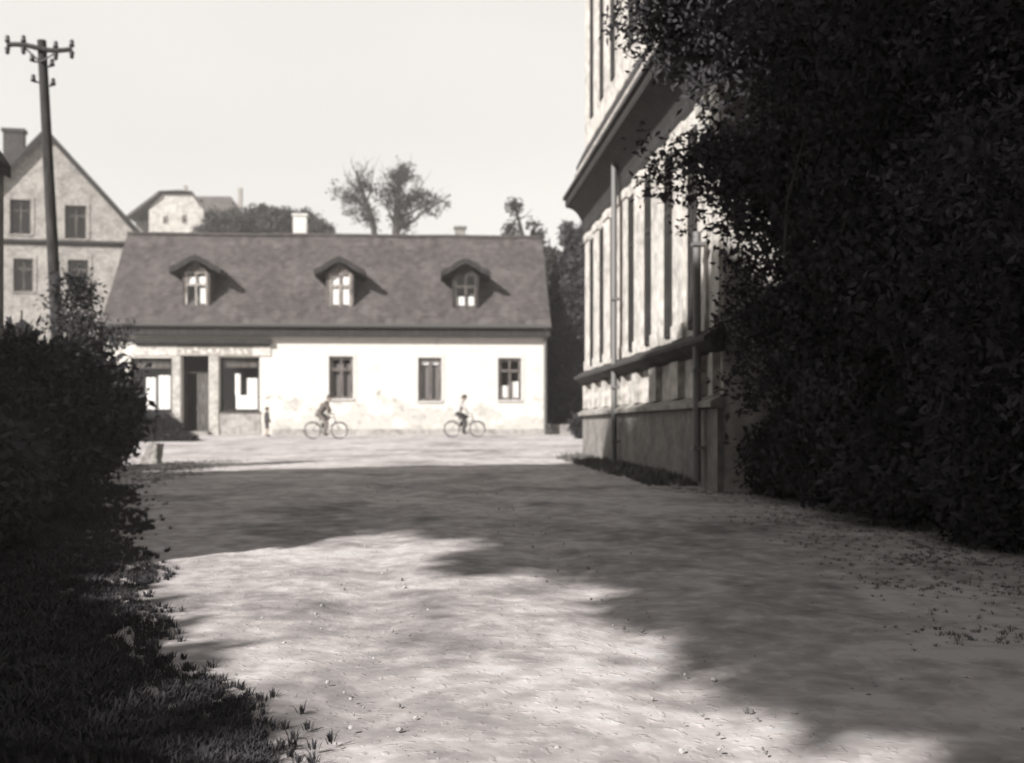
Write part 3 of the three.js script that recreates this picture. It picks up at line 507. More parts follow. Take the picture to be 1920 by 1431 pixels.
// low hedge added where a cast shadow lies before the shop
{
  const p = G(-12.9, 41.5), t = thing('shadow_hedge', 'low dark hedge with a sloping end, added in place of a cast shadow before the shop window', 'hedge', [p.x, p.y, p.z]);
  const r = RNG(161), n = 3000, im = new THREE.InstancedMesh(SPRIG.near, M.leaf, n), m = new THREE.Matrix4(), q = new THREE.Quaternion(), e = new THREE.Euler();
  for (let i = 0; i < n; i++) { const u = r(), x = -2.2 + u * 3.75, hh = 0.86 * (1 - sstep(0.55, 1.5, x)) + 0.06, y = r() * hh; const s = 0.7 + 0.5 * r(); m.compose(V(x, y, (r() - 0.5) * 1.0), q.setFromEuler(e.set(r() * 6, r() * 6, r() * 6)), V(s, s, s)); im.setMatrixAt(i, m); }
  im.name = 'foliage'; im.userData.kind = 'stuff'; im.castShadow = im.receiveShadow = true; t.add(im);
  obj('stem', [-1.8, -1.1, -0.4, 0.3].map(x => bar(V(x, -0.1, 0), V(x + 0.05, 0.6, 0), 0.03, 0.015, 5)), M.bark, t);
}
// dark columnar conifers beside the shop house
[[1049, 55.2, 8.2, 0.62, 'dark columnar conifer against the gable end of the shop house'], [1070, 54.4, 9.4, 0.66, 'dark columnar conifer in the gap between the two houses'], [1092, 53.6, 9.9, 0.7, 'tallest dark columnar conifer beside the tall house'], [1118, 54.5, 9.0, 0.8, 'dark columnar conifer mostly behind the tall house'], [1058, 57.4, 8.6, 0.8, 'dark columnar conifer behind the front row beside the gable end'], [1082, 57.8, 8.8, 0.85, 'dark columnar conifer behind the front row in the gap']].forEach(([px, d, h, r, label], i) => {
  const p = G(X(px, d), d), t = thing('columnar_conifer', label, 'conifer', [p.x, p.y, p.z], 0, 'dark columnar conifers between the houses');
  trunk(t, [V(0, -0.2, 0), V(0, h * 0.5, 0), V(0, h * 0.92, 0)], 0.12, [], 170 + i);
  crown(t, [[0, h * 0.28, 0, r, h * 0.28, r], [0, h * 0.55, 0, r * 0.95, h * 0.3, r * 0.95], [0, h * 0.82, 0, r * 0.5, h * 0.2, r * 0.5]], 2600, SPRIG.mid, M.leaf, 180 + i, { clump: 0.22, shell: 0.4, minY: 0.02 });
});
// trees on the slope behind the shop house
const BT = 'trees on the slope behind the shop house';
{
  const d = 86; let p = V(X(706, d), gy(X(706, d), d), -d); const s = FOC / d, yy = (py) => Y(py, d) - p.y, xx = (px) => (px - 706) / s;
  let t = thing('loose_tree', 'thin leaning tree with a loose crown above the ridge of the shop house', 'tree', [p.x, p.y, p.z], 0, BT);
  trunk(t, [V(0.2, -0.3, 0), V(0, yy(470), 0), V(xx(698), yy(410), 0), V(xx(676), yy(350), 0), V(xx(668), yy(320), 0)], 0.32, [[0.5, -0.7, 0.8, 0.1, 2.2], [0.62, 0.3, 1, 0, 2.4], [0.7, -0.9, 0.5, 0.2, 1.8], [0.85, 0.4, 0.8, -0.2, 1.6], [0.9, -0.5, 0.9, 0, 1.4]], 201);
  crown(t, [[xx(655), yy(368), 0, 1.0, 1.0, 0.9], [xx(682), yy(340), 0, 0.9, 1.0, 0.8], [xx(686), yy(390), 0, 0.8, 0.9, 0.7], [xx(698), yy(415), 0, 0.5, 0.8, 0.5]], 140, SPRIG.twig, M.leafMid, 202, { clump: 0.7, perClump: 4, shell: 0.8 });
  p = V(X(745, d), gy(X(745, d), d), -d); const x2 = (px) => (px - 745) / s;
  t = thing('loose_tree', 'forked tree with a tall ragged crown above the ridge of the shop house', 'tree', [p.x, p.y, p.z], 0, BT);
  trunk(t, [V(0, -0.3, 0), V(0, yy(480), 0), V(x2(742), yy(420), 0), V(x2(746), yy(360), 0), V(x2(752), yy(310), 0)], 0.45, [[0.45, 0.9, 0.5, 0.1, 3.0], [0.5, -0.6, 0.8, 0, 2.2], [0.6, 0.8, 0.7, -0.2, 2.6], [0.7, -0.5, 0.9, 0.2, 2.0], [0.8, 0.6, 0.8, 0, 1.8], [0.55, 1, 0.3, 0.1, 2.8]], 203);
  crown(t, [[x2(750), yy(325), 0, 0.9, 1.0, 0.8], [x2(745), yy(372), 0, 1.2, 1.1, 1.0], [x2(782), yy(374), 0, 1.2, 0.9, 0.9], [x2(814), yy(380), 0, 0.8, 0.7, 0.6], [x2(752), yy(415), 0, 1.1, 1.0, 0.9], [x2(722), yy(362), 0, 0.6, 0.8, 0.6]], 300, SPRIG.twig, M.leafMid, 204, { clump: 0.75, perClump: 4, shell: 0.8 });
  // bare snag near the conifers
  const d3 = 70; p = V(X(980, d3), gy(X(980, d3), d3), -d3); const s3 = FOC / d3, y3 = (py) => Y(py, d3) - p.y, x3 = (px) => (px - 980) / s3;
  t = thing('bare_tree', 'nearly bare crooked small tree beside the pointed conifer tops', 'tree', [p.x, p.y, p.z], 0, BT);
  trunk(t, [V(0, -0.3, 0), V(0, y3(445), 0), V(x3(972), y3(410), 0), V(x3(963), y3(378), 0)], 0.2, [[0.72, -1, 0.3, 0, 0.9], [0.8, 0.7, 0.6, 0, 0.7], [0.66, 0.8, 0.3, 0, 0.8], [0.9, -0.7, 0.6, 0, 0.5]], 205);
  crown(t, [[x3(965), y3(385), 0, 0.3, 0.3, 0.3], [x3(960), y3(432), 0, 0.4, 0.3, 0.3]], 40, SPRIG.twig, M.leafMid, 206, { clump: 0.2, perClump: 4 });
  for (const [px, py, rr, l] of [[1003, 402, 0.5, 'small pointed conifer beside the bare crooked tree'], [1030, 428, 0.6, 'small pointed conifer at the end of the shop house ridge']]) {
    p = V(X(px, 66), gy(X(px, 66), 66), -66); const hh = Y(py, 66) - p.y; t = thing('pointed_conifer', l, 'conifer', [p.x, p.y, p.z], 0, 'pointed conifers behind the shop house');
    trunk(t, [V(0, -0.3, 0), V(0, hh * 0.5, 0), V(0, hh * 0.95, 0)], 0.14, [], 207);
    crown(t, [[0, hh * 0.4, 0, rr * 1.6, hh * 0.35, rr * 1.6], [0, hh * 0.72, 0, rr * 1.1, hh * 0.2, rr * 1.1], [0, hh * 0.9, 0, rr * 0.5, hh * 0.12, rr * 0.5]], 900, SPRIG.far, M.leafMid, 208 + px, { clump: 0.25 });
  }
  // bushes beside the hill house
  [[420, 396, 1.7], [455, 390, 2.0], [490, 386, 2.0], [522, 392, 1.8], [548, 402, 1.5], [575, 398, 1.4], [598, 420, 1.4], [395, 412, 1.5]].forEach(([px, py, r], i) => {
    const dd = 98 + (i % 3) * 2, x = X(px, dd), g = gy(x, dd), hh = Y(py, dd) - g;
    const b = thing('hillside_bush', ['dusky bush below the hill house roof end', 'dusky rounded bush second from the hill house', 'highest dusky bush right of the hill house', 'dusky bush between the hill house and the white chimney', 'dusky bush just behind the white chimney', 'upright dusky bush right of the white chimney', 'lowest dusky bush right of the white chimney', 'dusky bush tucked against the wall of the hill house'][i], 'bush', [x, g, -dd], 0, 'bushes on the slope beside the hill house');
    crown(b, [[0, hh * 0.5, 0, r, hh * 0.5, r], [0, hh - 1.2, 0, r * 0.8, 1.25, r * 0.8]], 520, SPRIG.far, M.leafMid, 230 + i, { clump: 0.45, perClump: 8, minY: 0, name: 'foliage' });
    obj('stem', bar(V(0, -0.3, 0), V(0.1, hh * 0.7, 0), 0.15, 0.05, 6), M.bark, b);
  });
}
// tall trees outside the frame that throw the shade over the road
const ST = 'tall shade trees around the roadside house';
function shadeTree(x, d, h, r, y0, seed, label, n = 2600, ox = 0, oz = 0) {      // ox, oz: where the foot stands when the tree leans
  const p = G(x, d), t = thing('shade_tree', label, 'tree', [p.x, p.y, p.z], 0, ST);
  trunk(t, [V(ox, -0.3, oz), V(ox * 0.98 + 0.1, h * 0.42, oz * 0.98), V(ox * 0.5, h * 0.62, oz * 0.5 + 0.2), V(0.1, h * 0.92, 0)], 0.17, ringLimbs(9, Math.max(0.4, y0 / h), 0.9, 0.3, r * 0.7, seed), seed);
  const hc = h - y0; const q = 0.1 + 0.15 * Math.min(r, hc * 0.38); crown(t, [...(ox ? [[ox * 0.7, h * 0.72, oz * 0.7, 2.2, 1.6, 2.2]] : []), [0, y0 + hc * 0.35, 0, r - q, hc * 0.38 - q, r - q], [0, y0 + hc * 0.68, 0, r * 0.85 - q, hc * 0.34 - q, r * 0.85 - q]], n, SPRIG.big, M.leafMid, seed, { clump: 0.4, perClump: 5, shell: 0.5, rough: 0.12 });
}
const SHADE = [[-14.13, 5.35, 16.83, 2.7, 7.42], [-9.26, -1.11, 6.13, 2.6, 1.83], [-5.83, -9.83, 9.38, 4.18, 1.2], [-13.21, 2.17, 15.87, 3.26, 1.45], [-6.0, -5.05, 16.92, 4.01, 8.77], [-15.2, -0.51, 18.98, 1.9, 14.9], [-15.14, -9.77, 11.56, 3.35, 8.58], [-9.17, 2.45, 4.97, 2.28, 1.8], [-11.39, 0.0, 16.02, 4.16, 11.51], [-8.35, -3.15, 18.81, 4.14, 9.95, 5.1, 3.5]];
const SHADE_LABEL = ['tall tree behind the middle of the roadside house wall', 'low spreading tree a few steps before the gable of the roadside house', 'wide tree with a low crown at the roadside before the roadside house', 'tall tree with a crown reaching down, behind the roadside house', 'broad tall tree standing nearest the road before the roadside house', 'highest and thinnest tree, set back behind the roadside house', 'tree farthest back from the road before the roadside house', 'small spreading tree against the gable of the roadside house', 'tall tree with a high crown behind the low spreading tree', 'tall tree with a lopsided high crown reaching back from the road'];
SHADE.forEach(([x, d, h, r, y0, ox, oz], i) => shadeTree(x, d, h, r, y0, 260 + i, SHADE_LABEL[i], Math.round(1400 + 480 * r * r), ox, oz));

// ---------------------------------------------------------------- utility pole
{
  const d = 24, b = G(X(122, d), d), t = thing('utility_pole', 'dark leaning wooden utility pole with a crossarm and insulators', 'pole', [b.x, b.y, b.z]);
  const top = V(X(78, d) - b.x, Y(76, d) - b.y, 0);
  obj('post', bar(V(0, -0.4, 0), top, 0.14, 0.09, 14), M.pole, t);
  const at = (py) => top.clone().multiplyScalar((Y(py, d) - b.y) / top.y), arm = at(92);
  const s = d / FOC, ax0 = V(arm.x + (18 - 78) * s, arm.y + 0.03, 0.13), ax1 = V(arm.x + (138 - 78) * s, arm.y - 0.06, 0.13);
  const ag = []; const N = 8, cp = []; for (let i = 0; i <= N; i++) { const q = ax0.clone().lerp(ax1, i / N); q.y += 0.04 * Math.sin(i / N * Math.PI * 2 + 0.4); cp.push(q); }
  for (let i = 0; i < N; i++) ag.push(bar(cp[i], cp[i + 1], 0.052, 0.052, 8));
  obj('crossarm', ag, M.pole, t);
  const ins = (p, up = 1) => { const q = obj('insulator', new THREE.LatheGeometry([[0.01, 0], [0.05, 0], [0.055, 0.05], [0.035, 0.06], [0.048, 0.10], [0.03, 0.14], [0.005, 0.15]].map(([a, c]) => new THREE.Vector2(a, c * up)), 10).translate(p.x, p.y, p.z), M.black, t); return q; };
  for (const q of [cp[0], cp[2], cp[6], cp[8]]) { ins(V(q.x, q.y + 0.05, q.z)); ins(V(q.x, q.y - 0.05, q.z), -1); }
  for (const [py, sx] of [[118, -1], [127, 1], [156, -1], [163, 1]]) { const c = at(py), e = V(c.x + sx * 0.2, c.y + 0.02, 0.05); obj('bracket', bar(c, e, 0.025, 0.02, 6), M.black, t); ins(V(e.x, e.y, e.z)); }
  obj('brace', [bar(V(cp[2].x, cp[2].y - 0.04, 0.13), V(at(120).x, at(120).y, 0.12), 0.018), bar(V(cp[6].x, cp[6].y - 0.04, 0.13), V(at(120).x, at(120).y, 0.12), 0.018)], M.black, t);
}

// ---------------------------------------------------------------- small things by the road
{
  const p = G(X(284, 26), 26); let g = new THREE.BoxGeometry(0.36, 0.52, 0.24, 5, 6, 4); const a = g.attributes.position;
  for (let i = 0; i < a.count; i++) { const x = a.getX(i), y = a.getY(i), z = a.getZ(i), n = fbm(x * 5 + 3, y * 5, z * 5, 3); a.setXYZ(i, x * (1 - 0.7 * (y + 0.1)) * (1 + n * 0.5), y * (1 + n * 0.3) + 0.18 + 0.12 * x, z * (1 - 0.5 * y) * (1 + n * 0.5)); }
  g.rotateZ(-0.22); g.computeVertexNormals(); const m = obj('kerb_stone', g, M.stone); m.position.copy(p); tag(m, 'weathered leaning stone at the roadside by the dark bushes', 'stone');
  const d2 = 51.5, q = G(X(1058, d2), d2), w = thing('low_wall', 'low pale stone wall at the gable end of the shop house', 'wall', [q.x, q.y, q.z]);
  const r = RNG(77), ms = [M.stone, M.pale, M.plinth];
  for (let row = 0; row < 3; row++) { let x = -0.55; while (x < 0.5) { const l = 0.2 + r() * 0.16; obj('stone', new THREE.BoxGeometry(Math.min(l, 0.6 - x) - 0.012, 0.145, 0.3 + r() * 0.03).translate(x + l / 2, 0.05 + row * 0.155, 0), ms[r() * 3 | 0], w); x += l; } }
  const d3 = 44, s = G(X(1088, d3), d3), b = thing('round_shrub', 'small dark rounded shrub at the far corner of the tall house', 'shrub', [s.x, s.y, s.z]);
  crown(b, [[0, 0.32, 0, 0.24, 0.34, 0.24]], 240, SPRIG.near, M.leaf, 301, { clump: 0.12, minY: 0, name: 'foliage' }); obj('stem', bar(V(0, -0.1, 0), V(0, 0.4, 0), 0.03, 0.02, 6), M.bark, b);
}

// ---------------------------------------------------------------- bicycles and people
function sdfMesh(bones, k, pad, res, grow = 0, cut = null) {        // bones: [a, b, ra, rb]
  const lo = V(1e9, 1e9, 1e9), hi = V(-1e9, -1e9, -1e9);
  for (const [a, b, ra, rb] of bones) { const r = Math.max(ra, rb) + grow + pad; for (const p of [a, b]) { lo.min(p.clone().subScalar(r)); hi.max(p.clone().addScalar(r)); } }
  const c = lo.clone().add(hi).multiplyScalar(0.5), half = Math.max(hi.x - lo.x, hi.y - lo.y, hi.z - lo.z) / 2 * 1.06;
  const mc = new MarchingCubes(res, M.black, false, false, 90000); mc.isolation = 0; const f = mc.field, hs = res / 2;
  const B = bones.map(([a, b, ra, rb]) => { const d = b.clone().sub(a); return [a.x, a.y, a.z, d.x, d.y, d.z, Math.max(1e-9, d.lengthSq()), ra + grow, rb + grow]; });
  for (let z = 0; z < res; z++) for (let y = 0; y < res; y++) for (let x = 0; x < res; x++) {
    const px = c.x + (x - hs) / hs * half, py = c.y + (y - hs) / hs * half, pz = c.z + (z - hs) / hs * half; let dist = 1e3;
    for (const b of B) {
      const qx = px - b[0], qy = py - b[1], qz = pz - b[2]; let t = (qx * b[3] + qy * b[4] + qz * b[5]) / b[6]; t = t < 0 ? 0 : t > 1 ? 1 : t;
      const dd = Math.hypot(qx - b[3] * t, qy - b[4] * t, qz - b[5] * t) - (b[7] + (b[8] - b[7]) * t);
      const h = Math.max(k - Math.abs(dist - dd), 0) / k; dist = Math.min(dist, dd) - h * h * k * 0.25;
    }
    if (cut) dist = Math.max(dist, cut(px, py, pz));
    f[x + y * res + z * res * res] = -dist;
  }
  mc.update(); const n = mc.count, pos = mc.positionArray.slice(0, n * 3); let g = new THREE.BufferGeometry();
  for (let i = 0; i < n; i++) { pos[3 * i] = pos[3 * i] * half + c.x; pos[3 * i + 1] = pos[3 * i + 1] * half + c.y; pos[3 * i + 2] = pos[3 * i + 2] * half + c.z; }
  g.setAttribute('position', new THREE.BufferAttribute(new Float32Array(pos), 3)); g = mergeVertices(g, 1e-5); g.computeVertexNormals();
  return g;
}
const skin = std(0.32, 0.26, 0.22, { roughness: 0.7 });
// joints of a figure -> person Group at its base; J holds neck, head, shoulders, elbows, wrists, hips, knees, ankles, toes (left, right)
function person(label, base, turn, scale, J, mats, grip, o = {}) {
  const t = thing('person', label, 'person', base, turn, o.group); t.scale.setScalar(scale);
  const mid = (a, b, q = 0.5) => a.clone().lerp(b, q), hipC = mid(J.hipL, J.hipR), shC = mid(J.shL, J.shR), chest = mid(hipC, shC, 0.68), waist = mid(hipC, shC, 0.3);
  const torso = [[hipC, waist, 0.125, 0.112], [waist, chest, 0.112, 0.13], [chest, shC, 0.13, 0.09], [J.shL, J.shR, 0.06, 0.06], [J.hipL, J.hipR, 0.095, 0.095], [mid(J.shL, shC, 0.35), mid(J.hipL, hipC, 0.3), 0.075, 0.085], [mid(J.shR, shC, 0.35), mid(J.hipR, hipC, 0.3), 0.075, 0.085]];
  const arms = [[J.shL, J.elL, 0.052, 0.042], [J.elL, J.wrL, 0.042, 0.028], [J.shR, J.elR, 0.052, 0.042], [J.elR, J.wrR, 0.042, 0.028]];
  const thighs = [[J.hipL, J.knL, 0.085, 0.056], [J.hipR, J.knR, 0.085, 0.056]], calves = [[J.knL, J.anL, 0.056, 0.036], [J.knR, J.anR, 0.056, 0.036]];
  const feet = [[J.anL, J.toL, 0.038, 0.032], [J.anR, J.toR, 0.038, 0.032]], hd = J.head, fw = J.face.clone().normalize(), upv = hd.clone().sub(J.neck).normalize(), side = fw.clone().cross(upv).normalize();
  const H = (a, b, c) => hd.clone().addScaledVector(fw, a).addScaledVector(upv, b).addScaledVector(side, c);
  const neck = [[shC, J.neck, 0.06, 0.052], [J.neck, hd, 0.052, 0.06]];
  const bodyG = sdfMesh([...torso, ...arms, ...thighs, ...calves, ...feet, ...neck], 0.04, 0.03, 88);
  const headG = sdfMesh([[H(-0.02, 0.045, 0), H(0.0, 0.05, 0), 0.088, 0.086], [H(0.03, -0.02, 0), H(0.035, -0.055, 0), 0.062, 0.042], [H(0.082, 0.02, 0), H(0.104, -0.012, 0), 0.010, 0.013], [H(0.06, 0.035, 0.05), H(0.06, 0.035, -0.05), 0.022, 0.022], [H(-0.01, 0.0, 0.085), H(-0.015, 0.03, 0.088), 0.013, 0.016], [H(-0.01, 0.0, -0.085), H(-0.015, 0.03, -0.088), 0.013, 0.016], [H(0.078, -0.042, 0.018), H(0.078, -0.042, -0.018), 0.009, 0.009], [J.neck, H(-0.01, -0.03, 0), 0.05, 0.055]], 0.022, 0.02, 44);
  const hands = [];
  for (const [wr, el, sgn] of [[J.wrL, J.elL, 1], [J.wrR, J.elR, -1]]) {
    const fwd = grip ? grip.clone() : wr.clone().sub(el).normalize(), lat = V(0, 0, 1), dn = grip ? V(0.25, -1, 0).normalize() : fwd.clone().cross(lat).multiplyScalar(-1).normalize();
    const P = (a, b, c) => wr.clone().addScaledVector(fwd, a).addScaledVector(lat, b).addScaledVector(dn, c), bones = [[wr, P(0.03, 0, 0), 0.026, 0.028]];
    for (let i = 0; i < 4; i++) { const b = (i - 1.5) * 0.021, l = [0.9, 1, 0.95, 0.78][i]; bones.push([P(0.02, b * 0.7, 0), P(0.075, b, 0), 0.014, 0.011], [P(0.075, b, 0), P(0.075 + 0.030 * l, b, 0.022 * l), 0.010, 0.0095], [P(0.075 + 0.030 * l, b, 0.022 * l), P(0.075 + 0.028 * l, b, 0.052 * l), 0.0095, 0.008]); }
    bones.push([P(0.02, 0.025 * sgn, 0.005), P(0.045, 0.048 * sgn, 0.025), 0.012, 0.010], [P(0.045, 0.048 * sgn, 0.025), P(0.07, 0.046 * sgn, 0.045), 0.010, 0.0085]);
    hands.push(sdfMesh(bones, 0.010, 0.01, 40));
  }
  obj('body', [bodyG, headG, ...hands], skin, t);
  obj('jacket', sdfMesh([...torso, ...arms.map(([a, b, c, d], i) => i % 2 ? [a, a.clone().lerp(b, o.sleeve ?? 0.93), c, d + 0.004] : [a, b, c, d]), [shC, J.neck.clone().lerp(shC, 0.55), 0.06, 0.06]], 0.045, 0.03, 72, 0.016), mats.top, t);
  obj('trousers', sdfMesh([[J.hipL, J.hipR, 0.1, 0.1], [hipC, waist, 0.125, 0.11], ...thighs, ...(o.shorts ? [] : calves.map(([a, b, c, d]) => [a, a.clone().lerp(b, 0.92), c + 0.006, d + 0.018]))], 0.035, 0.03, 64, 0.012), mats.legs, t);
  for (const [a, b] of [[J.anL, J.toL], [J.anR, J.toR]]) obj('shoe', sdfMesh([[a, b, 0.042, 0.036], [a.clone().lerp(b, 0.4), b, 0.04, 0.036]], 0.02, 0.015, 24, 0.006), M.leather, t);
  const hc = hd.clone().addScaledVector(upv, 0.05);
  obj(o.cap ? 'cap' : 'hair', sdfMesh([[H(-0.03, 0.065, 0), H(0.0, 0.075, 0), 0.092, 0.088], [H(-0.06, 0.03, 0), H(-0.065, -0.02, 0), 0.06, 0.045], ...(o.cap ? [[H(0.05, 0.075, 0.03), H(0.115, 0.062, 0), 0.018, 0.01], [H(0.05, 0.075, -0.03), H(0.115, 0.062, 0), 0.018, 0.01]] : [])], 0.03, 0.02, 36, 0.004, (x, y, z) => { const q = V(x, y, z).sub(hc); return q.dot(fw) * 0.8 - 0.045 - q.dot(upv) * 1.1; }), mats.hair, t);
  return t;
}
function makeBike(label, base, turn, scale) {
  const t = thing('bicycle', label, 'bicycle', base, turn, 'bicycles ridden past the shop house'); t.scale.setScalar(scale);
  const R = 0.335, rear = V(0, R, 0), front = V(1.06, R, 0), bb = V(0.44, 0.29, 0), seatT = V(0.27, 0.82, 0), headT = V(0.86, 0.86, 0), headB = V(0.90, 0.70, 0);
  for (const c of [rear, front]) {
    const w = sub('wheel', t);
    obj('tyre', new THREE.TorusGeometry(R - 0.018, 0.019, 8, 40).translate(c.x, c.y, 0), M.black, w);
    obj('rim', new THREE.TorusGeometry(R - 0.045, 0.011, 6, 40).translate(c.x, c.y, 0), M.steel, w);
    const sp = []; for (let i = 0; i < 20; i++) { const a = i / 20 * Math.PI * 2, z = i % 2 ? 0.025 : -0.025; sp.push(bar(V(c.x + 0.02 * Math.cos(a), c.y + 0.02 * Math.sin(a), z), V(c.x + (R - 0.05) * Math.cos(a + 0.25), c.y + (R - 0.05) * Math.sin(a + 0.25), 0), 0.0018, 0.0018, 4)); }
    obj('spokes', sp, M.steel, w); obj('hub', new THREE.CylinderGeometry(0.025, 0.025, 0.09, 10).rotateX(Math.PI / 2).translate(c.x, c.y, 0), M.steel, w);
    obj('mudguard', new THREE.TorusGeometry(R + 0.022, 0.012, 5, 20, 2.2).rotateZ(0.5).translate(c.x, c.y, 0), M.black, t);
  }
  obj('frame', [bar(bb, seatT, 0.016), bar(seatT.clone().lerp(bb, 0.08), headT, 0.014), bar(bb, headB, 0.016), bar(headB, headT, 0.018), ...[-1, 1].flatMap(s => [bar(V(0.44, 0.29, s * 0.03), V(0, R, s * 0.055), 0.009), bar(V(0.28, 0.78, s * 0.02), V(0, R, s * 0.055), 0.008)])], M.black, t);
  obj('fork', [bar(headT, headT.clone().add(V(-0.02, 0.12, 0)), 0.012), ...[-1, 1].map(s => bar(V(0.90, 0.70, s * 0.03), V(1.06, R, s * 0.05), 0.011))], M.black, t);
  obj('handlebar', new THREE.TubeGeometry(new THREE.CatmullRomCurve3([V(0.66, 0.98, -0.27), V(0.80, 1.0, -0.25), V(0.87, 0.99, -0.10), V(0.84, 0.98, 0), V(0.87, 0.99, 0.10), V(0.80, 1.0, 0.25), V(0.66, 0.98, 0.27)]), 30, 0.012, 6), M.steel, t);
  obj('saddle', [extr([[-0.13, -0.09], [-0.13, 0.09], [0.0, 0.06], [0.15, 0.02], [0.15, -0.02], [0.0, -0.06]], 0.03, [], 0.012).rotateX(Math.PI / 2).translate(0.24, 0.93, 0), bar(seatT, V(0.24, 0.91, 0), 0.012)], M.leather, t);
  obj('crank', [new THREE.TorusGeometry(0.09, 0.006, 5, 24).translate(bb.x, bb.y, 0.05), bar(V(0.44, 0.29, 0.07), V(0.52, 0.14, 0.07), 0.009), bar(V(0.44, 0.29, -0.07), V(0.36, 0.44, -0.07), 0.009)], M.steel, t);
  for (const [x, y, z] of [[0.52, 0.14, 0.12], [0.36, 0.44, -0.12]]) obj('pedal', box(x - 0.045, x + 0.045, y - 0.012, y + 0.012, z - 0.04, z + 0.04), M.black, t);
  return t;
}
const riderJ = (lean) => ({ neck: V(0.50 + lean, 1.50, 0), head: V(0.56 + lean, 1.62, 0), face: V(1, -0.1, 0), shL: V(0.44 + lean, 1.42, -0.17), shR: V(0.44 + lean, 1.42, 0.17), elL: V(0.60 + lean * 0.5, 1.16, -0.26), elR: V(0.60 + lean * 0.5, 1.16, 0.26), wrL: V(0.63, 1.03, -0.26), wrR: V(0.63, 1.03, 0.26), hipL: V(0.25, 1.00, -0.09), hipR: V(0.25, 1.00, 0.09), knL: V(0.62, 0.86, -0.11), knR: V(0.58, 0.62, 0.11), anL: V(0.36, 0.52, -0.12), anR: V(0.47, 0.22, 0.12), toL: V(0.48, 0.475, -0.12), toR: V(0.60, 0.18, 0.12) });
{
  const cl = { brown: std(0.09, 0.075, 0.065), dark: std(0.04, 0.037, 0.036), pale: std(0.55, 0.53, 0.5), hair: std(0.03, 0.025, 0.02), mid: std(0.13, 0.115, 0.105) };
  const ride = (px, d, lab1, lab2, mats, o) => { const sc = 0.93, p = G(X(px, d) - 0.55 * sc, d); makeBike(lab1, [p.x, p.y + 0.005, p.z], 0.06, sc); person(lab2, [p.x, p.y + 0.005, p.z], 0.06, sc, riderJ(o.lean), mats, V(1, -0.25, 0).normalize(), { ...o, group: undefined }); };
  ride(612, 43.5, 'black bicycle ridden by the person in the brown jacket', 'person in brown jacket riding a bicycle past the first house window', { top: cl.brown, legs: cl.mid, hair: cl.hair }, { lean: 0.10, cap: true });
  ride(872, 45.5, 'black bicycle ridden by the person in the pale shirt', 'person in pale shirt and dark trousers riding a bicycle before the last window', { top: std(0.36, 0.345, 0.33), legs: cl.dark, hair: cl.hair }, { lean: -0.05 });
  const p = G(X(500, 46.5), 46.5);
  person('small child in dark coat with bare legs standing by the shop window', [p.x, p.y, p.z], 0.5, 0.71, { neck: V(0.01, 1.36, 0), head: V(0.03, 1.49, 0), face: V(1, -0.15, 0), shL: V(0, 1.28, -0.16), shR: V(0, 1.28, 0.16), elL: V(-0.03, 1.02, -0.2), elR: V(0.03, 1.02, 0.2), wrL: V(0.1, 0.82, -0.19), wrR: V(0.15, 0.83, 0.18), hipL: V(0, 0.84, -0.08), hipR: V(0, 0.84, 0.08), knL: V(0.02, 0.46, -0.085), knR: V(0.03, 0.46, 0.085), anL: V(-0.02, 0.08, -0.09), anR: V(0.0, 0.08, 0.09), toL: V(0.12, 0.045, -0.10), toR: V(0.14, 0.045, 0.10) }, { top: cl.dark, legs: cl.dark, hair: cl.hair }, null, { shorts: true });
}

// ---------------------------------------------------------------- ground litter: pebbles, weeds
function scatter(name, label, category, geo, mat, n, seed, place) {
  const r = RNG(seed), im = new THREE.InstancedMesh(geo, mat, n), m = new THREE.Matrix4(), q = new THREE.Quaternion(), e = new THREE.Euler(), c = new THREE.Color(); let i = 0, guard = 0;
  while (i < n && guard++ < n * 30) { const a = place(r); if (!a) continue; const [x, d, s, tone, up] = a; m.compose(V(x, gy(x, d) + (fbm(x * 0.9, d * 0.9, 3, 4) * 0.035) - 0.004, -d), q.setFromEuler(e.set(up ? (r() - 0.5) * 0.3 : r() * 6, r() * 6.28, up ? (r() - 0.5) * 0.3 : r() * 6)), V(s, s * (up ? 1 : 0.7), s)); im.setMatrixAt(i, m); im.setColorAt(i, c.setRGB(tone, tone, tone)); i++; }
  im.count = i; im.name = name; im.userData = { kind: 'stuff', label, category }; im.castShadow = im.receiveShadow = true; im.frustumCulled = false; scene.add(im);
}
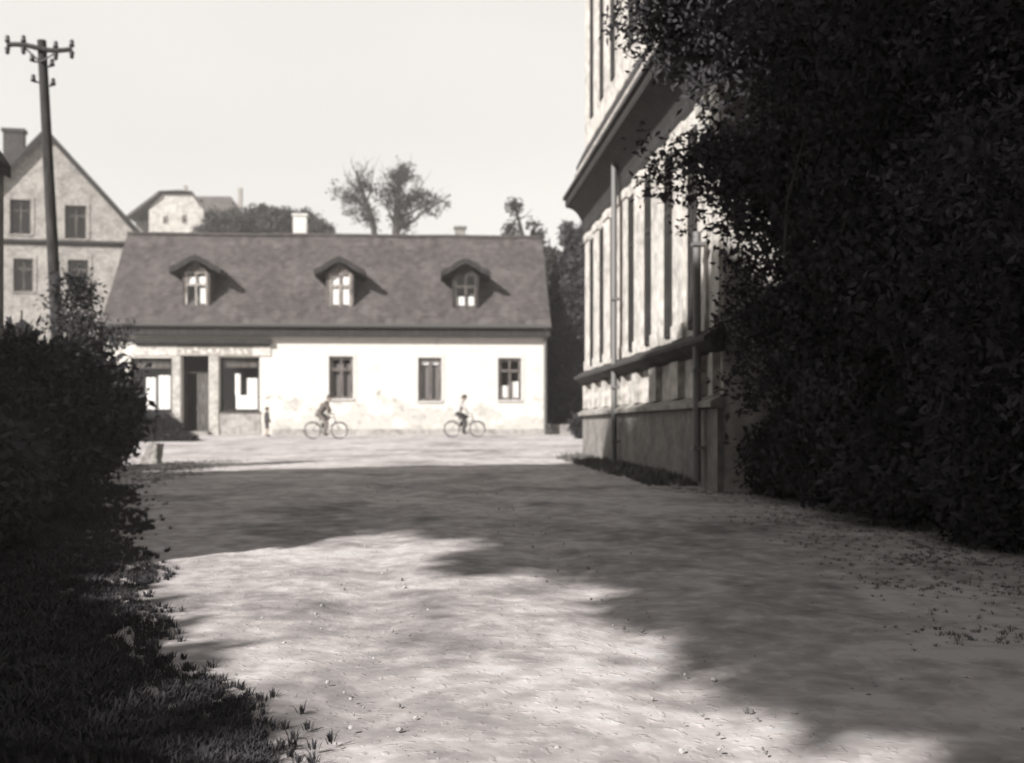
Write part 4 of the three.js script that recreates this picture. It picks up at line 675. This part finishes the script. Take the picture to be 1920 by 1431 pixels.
{
  const pg = new THREE.IcosahedronGeometry(1, 0);
  scatter('pebbles', 'small stones scattered over the dirt road', 'pebbles', pg, M.pebble, 6000, 401, r => { const d = 3.5 + Math.pow(r(), 1.6) * 36, x = (r() - 0.5) * (5 + d * 0.7); return [x, d, 0.004 + Math.pow(r(), 5) * 0.013, 0.6 + 0.7 * r(), false]; });
  const tuft = (n, h, w, seed) => { const r = RNG(seed), P = []; for (let i = 0; i < n; i++) { const a = r() * 6.28, b = r() * 0.05, l = h * (0.5 + 0.8 * r()), x = Math.cos(a) * b, z = Math.sin(a) * b, o = (0.2 + 0.6 * r()) * l, dx = Math.cos(a) * o, dz = Math.sin(a) * o, sx = -Math.sin(a) * w, sz = Math.cos(a) * w; P.push(x - sx, 0, z - sz, x + sx, 0, z + sz, x + dx * 0.4 + sx * 0.7, l * 0.65, z + dz * 0.4 + sz * 0.7, x - sx, 0, z - sz, x + dx * 0.4 + sx * 0.7, l * 0.65, z + dz * 0.4 + sz * 0.7, x + dx * 0.4 - sx * 0.7, l * 0.65, z + dz * 0.4 - sz * 0.7, x + dx * 0.4 - sx * 0.7, l * 0.65, z + dz * 0.4 - sz * 0.7, x + dx * 0.4 + sx * 0.7, l * 0.65, z + dz * 0.4 + sz * 0.7, x + dx, l * 0.9, z + dz); } const g = new THREE.BufferGeometry(); g.setAttribute('position', new THREE.Float32BufferAttribute(P, 3)); g.computeVertexNormals(); return g; };
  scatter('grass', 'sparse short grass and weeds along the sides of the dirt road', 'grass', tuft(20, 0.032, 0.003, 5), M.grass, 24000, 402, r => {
    const d = 3.6 + Math.pow(r(), 1.3) * 24, x = (r() - 0.5) * (6 + d * 0.75), er = 3.0 - 0.03 * d + fbm(x * 0.5, d * 0.5, 21) * 2.2, el = -2.6 - 0.14 * d + fbm(x * 0.5, d * 0.5, 27) * 1.6;
    let p = Math.max(sstep(er - 0.4, er + 1.6, x), sstep(el + 0.4, el - 0.8, x)) * 0.9; p *= 0.35 + 1.3 * sstep(-0.05, 0.3, fbm(x * 1.3, d * 1.3, 51)); if (d > 16.5 && x > 2.9) return null; if (r() > p) return null;
    return [x, d, 0.25 + 0.6 * r(), 0.7 + 0.9 * r(), true]; });
  scatter('weeds', 'dark low weeds added to deepen the shade on the left side of the road', 'weeds', tuft(22, 0.085, 0.006, 25), M.leaf, 9000, 405, r => { const d = 4.3 + Math.pow(r(), 1.4) * 13, e = -0.33 * d - 0.15 + 0.35 * sstep(7, 5.2, d) + fbm(d * 0.6, 3, 61, 4) * 0.7, x = e + 0.3 - Math.pow(r(), 1.1) * (1.0 + d * 0.15) + Math.pow(r(), 12) * 0.3; return [x, d, 0.5 + 0.8 * r() * sstep(0.3, -0.6, x - e), 0.7 + 0.6 * r(), true]; });  // added leaf-dark tufts that deepen ground lying only in shade
  scatter('grass', 'weeds growing along the foot of the tall house', 'grass', tuft(18, 0.13, 0.005, 8), M.grass, 800, 403, r => { const d = 17 + r() * 12, x = 4.125 - 0.0773 * d - 0.12 - Math.pow(r(), 2) * 0.7; return [x, d, 0.5 + 1.0 * r(), 0.5 + 0.8 * r(), true]; });
}

scene.fog = new THREE.FogExp2(0xd6d2ce, 0.0012);
scene.traverse(o => { if (o.isMesh) { o.castShadow = true; o.receiveShadow = true; } });
renderer.render(scene, camera);
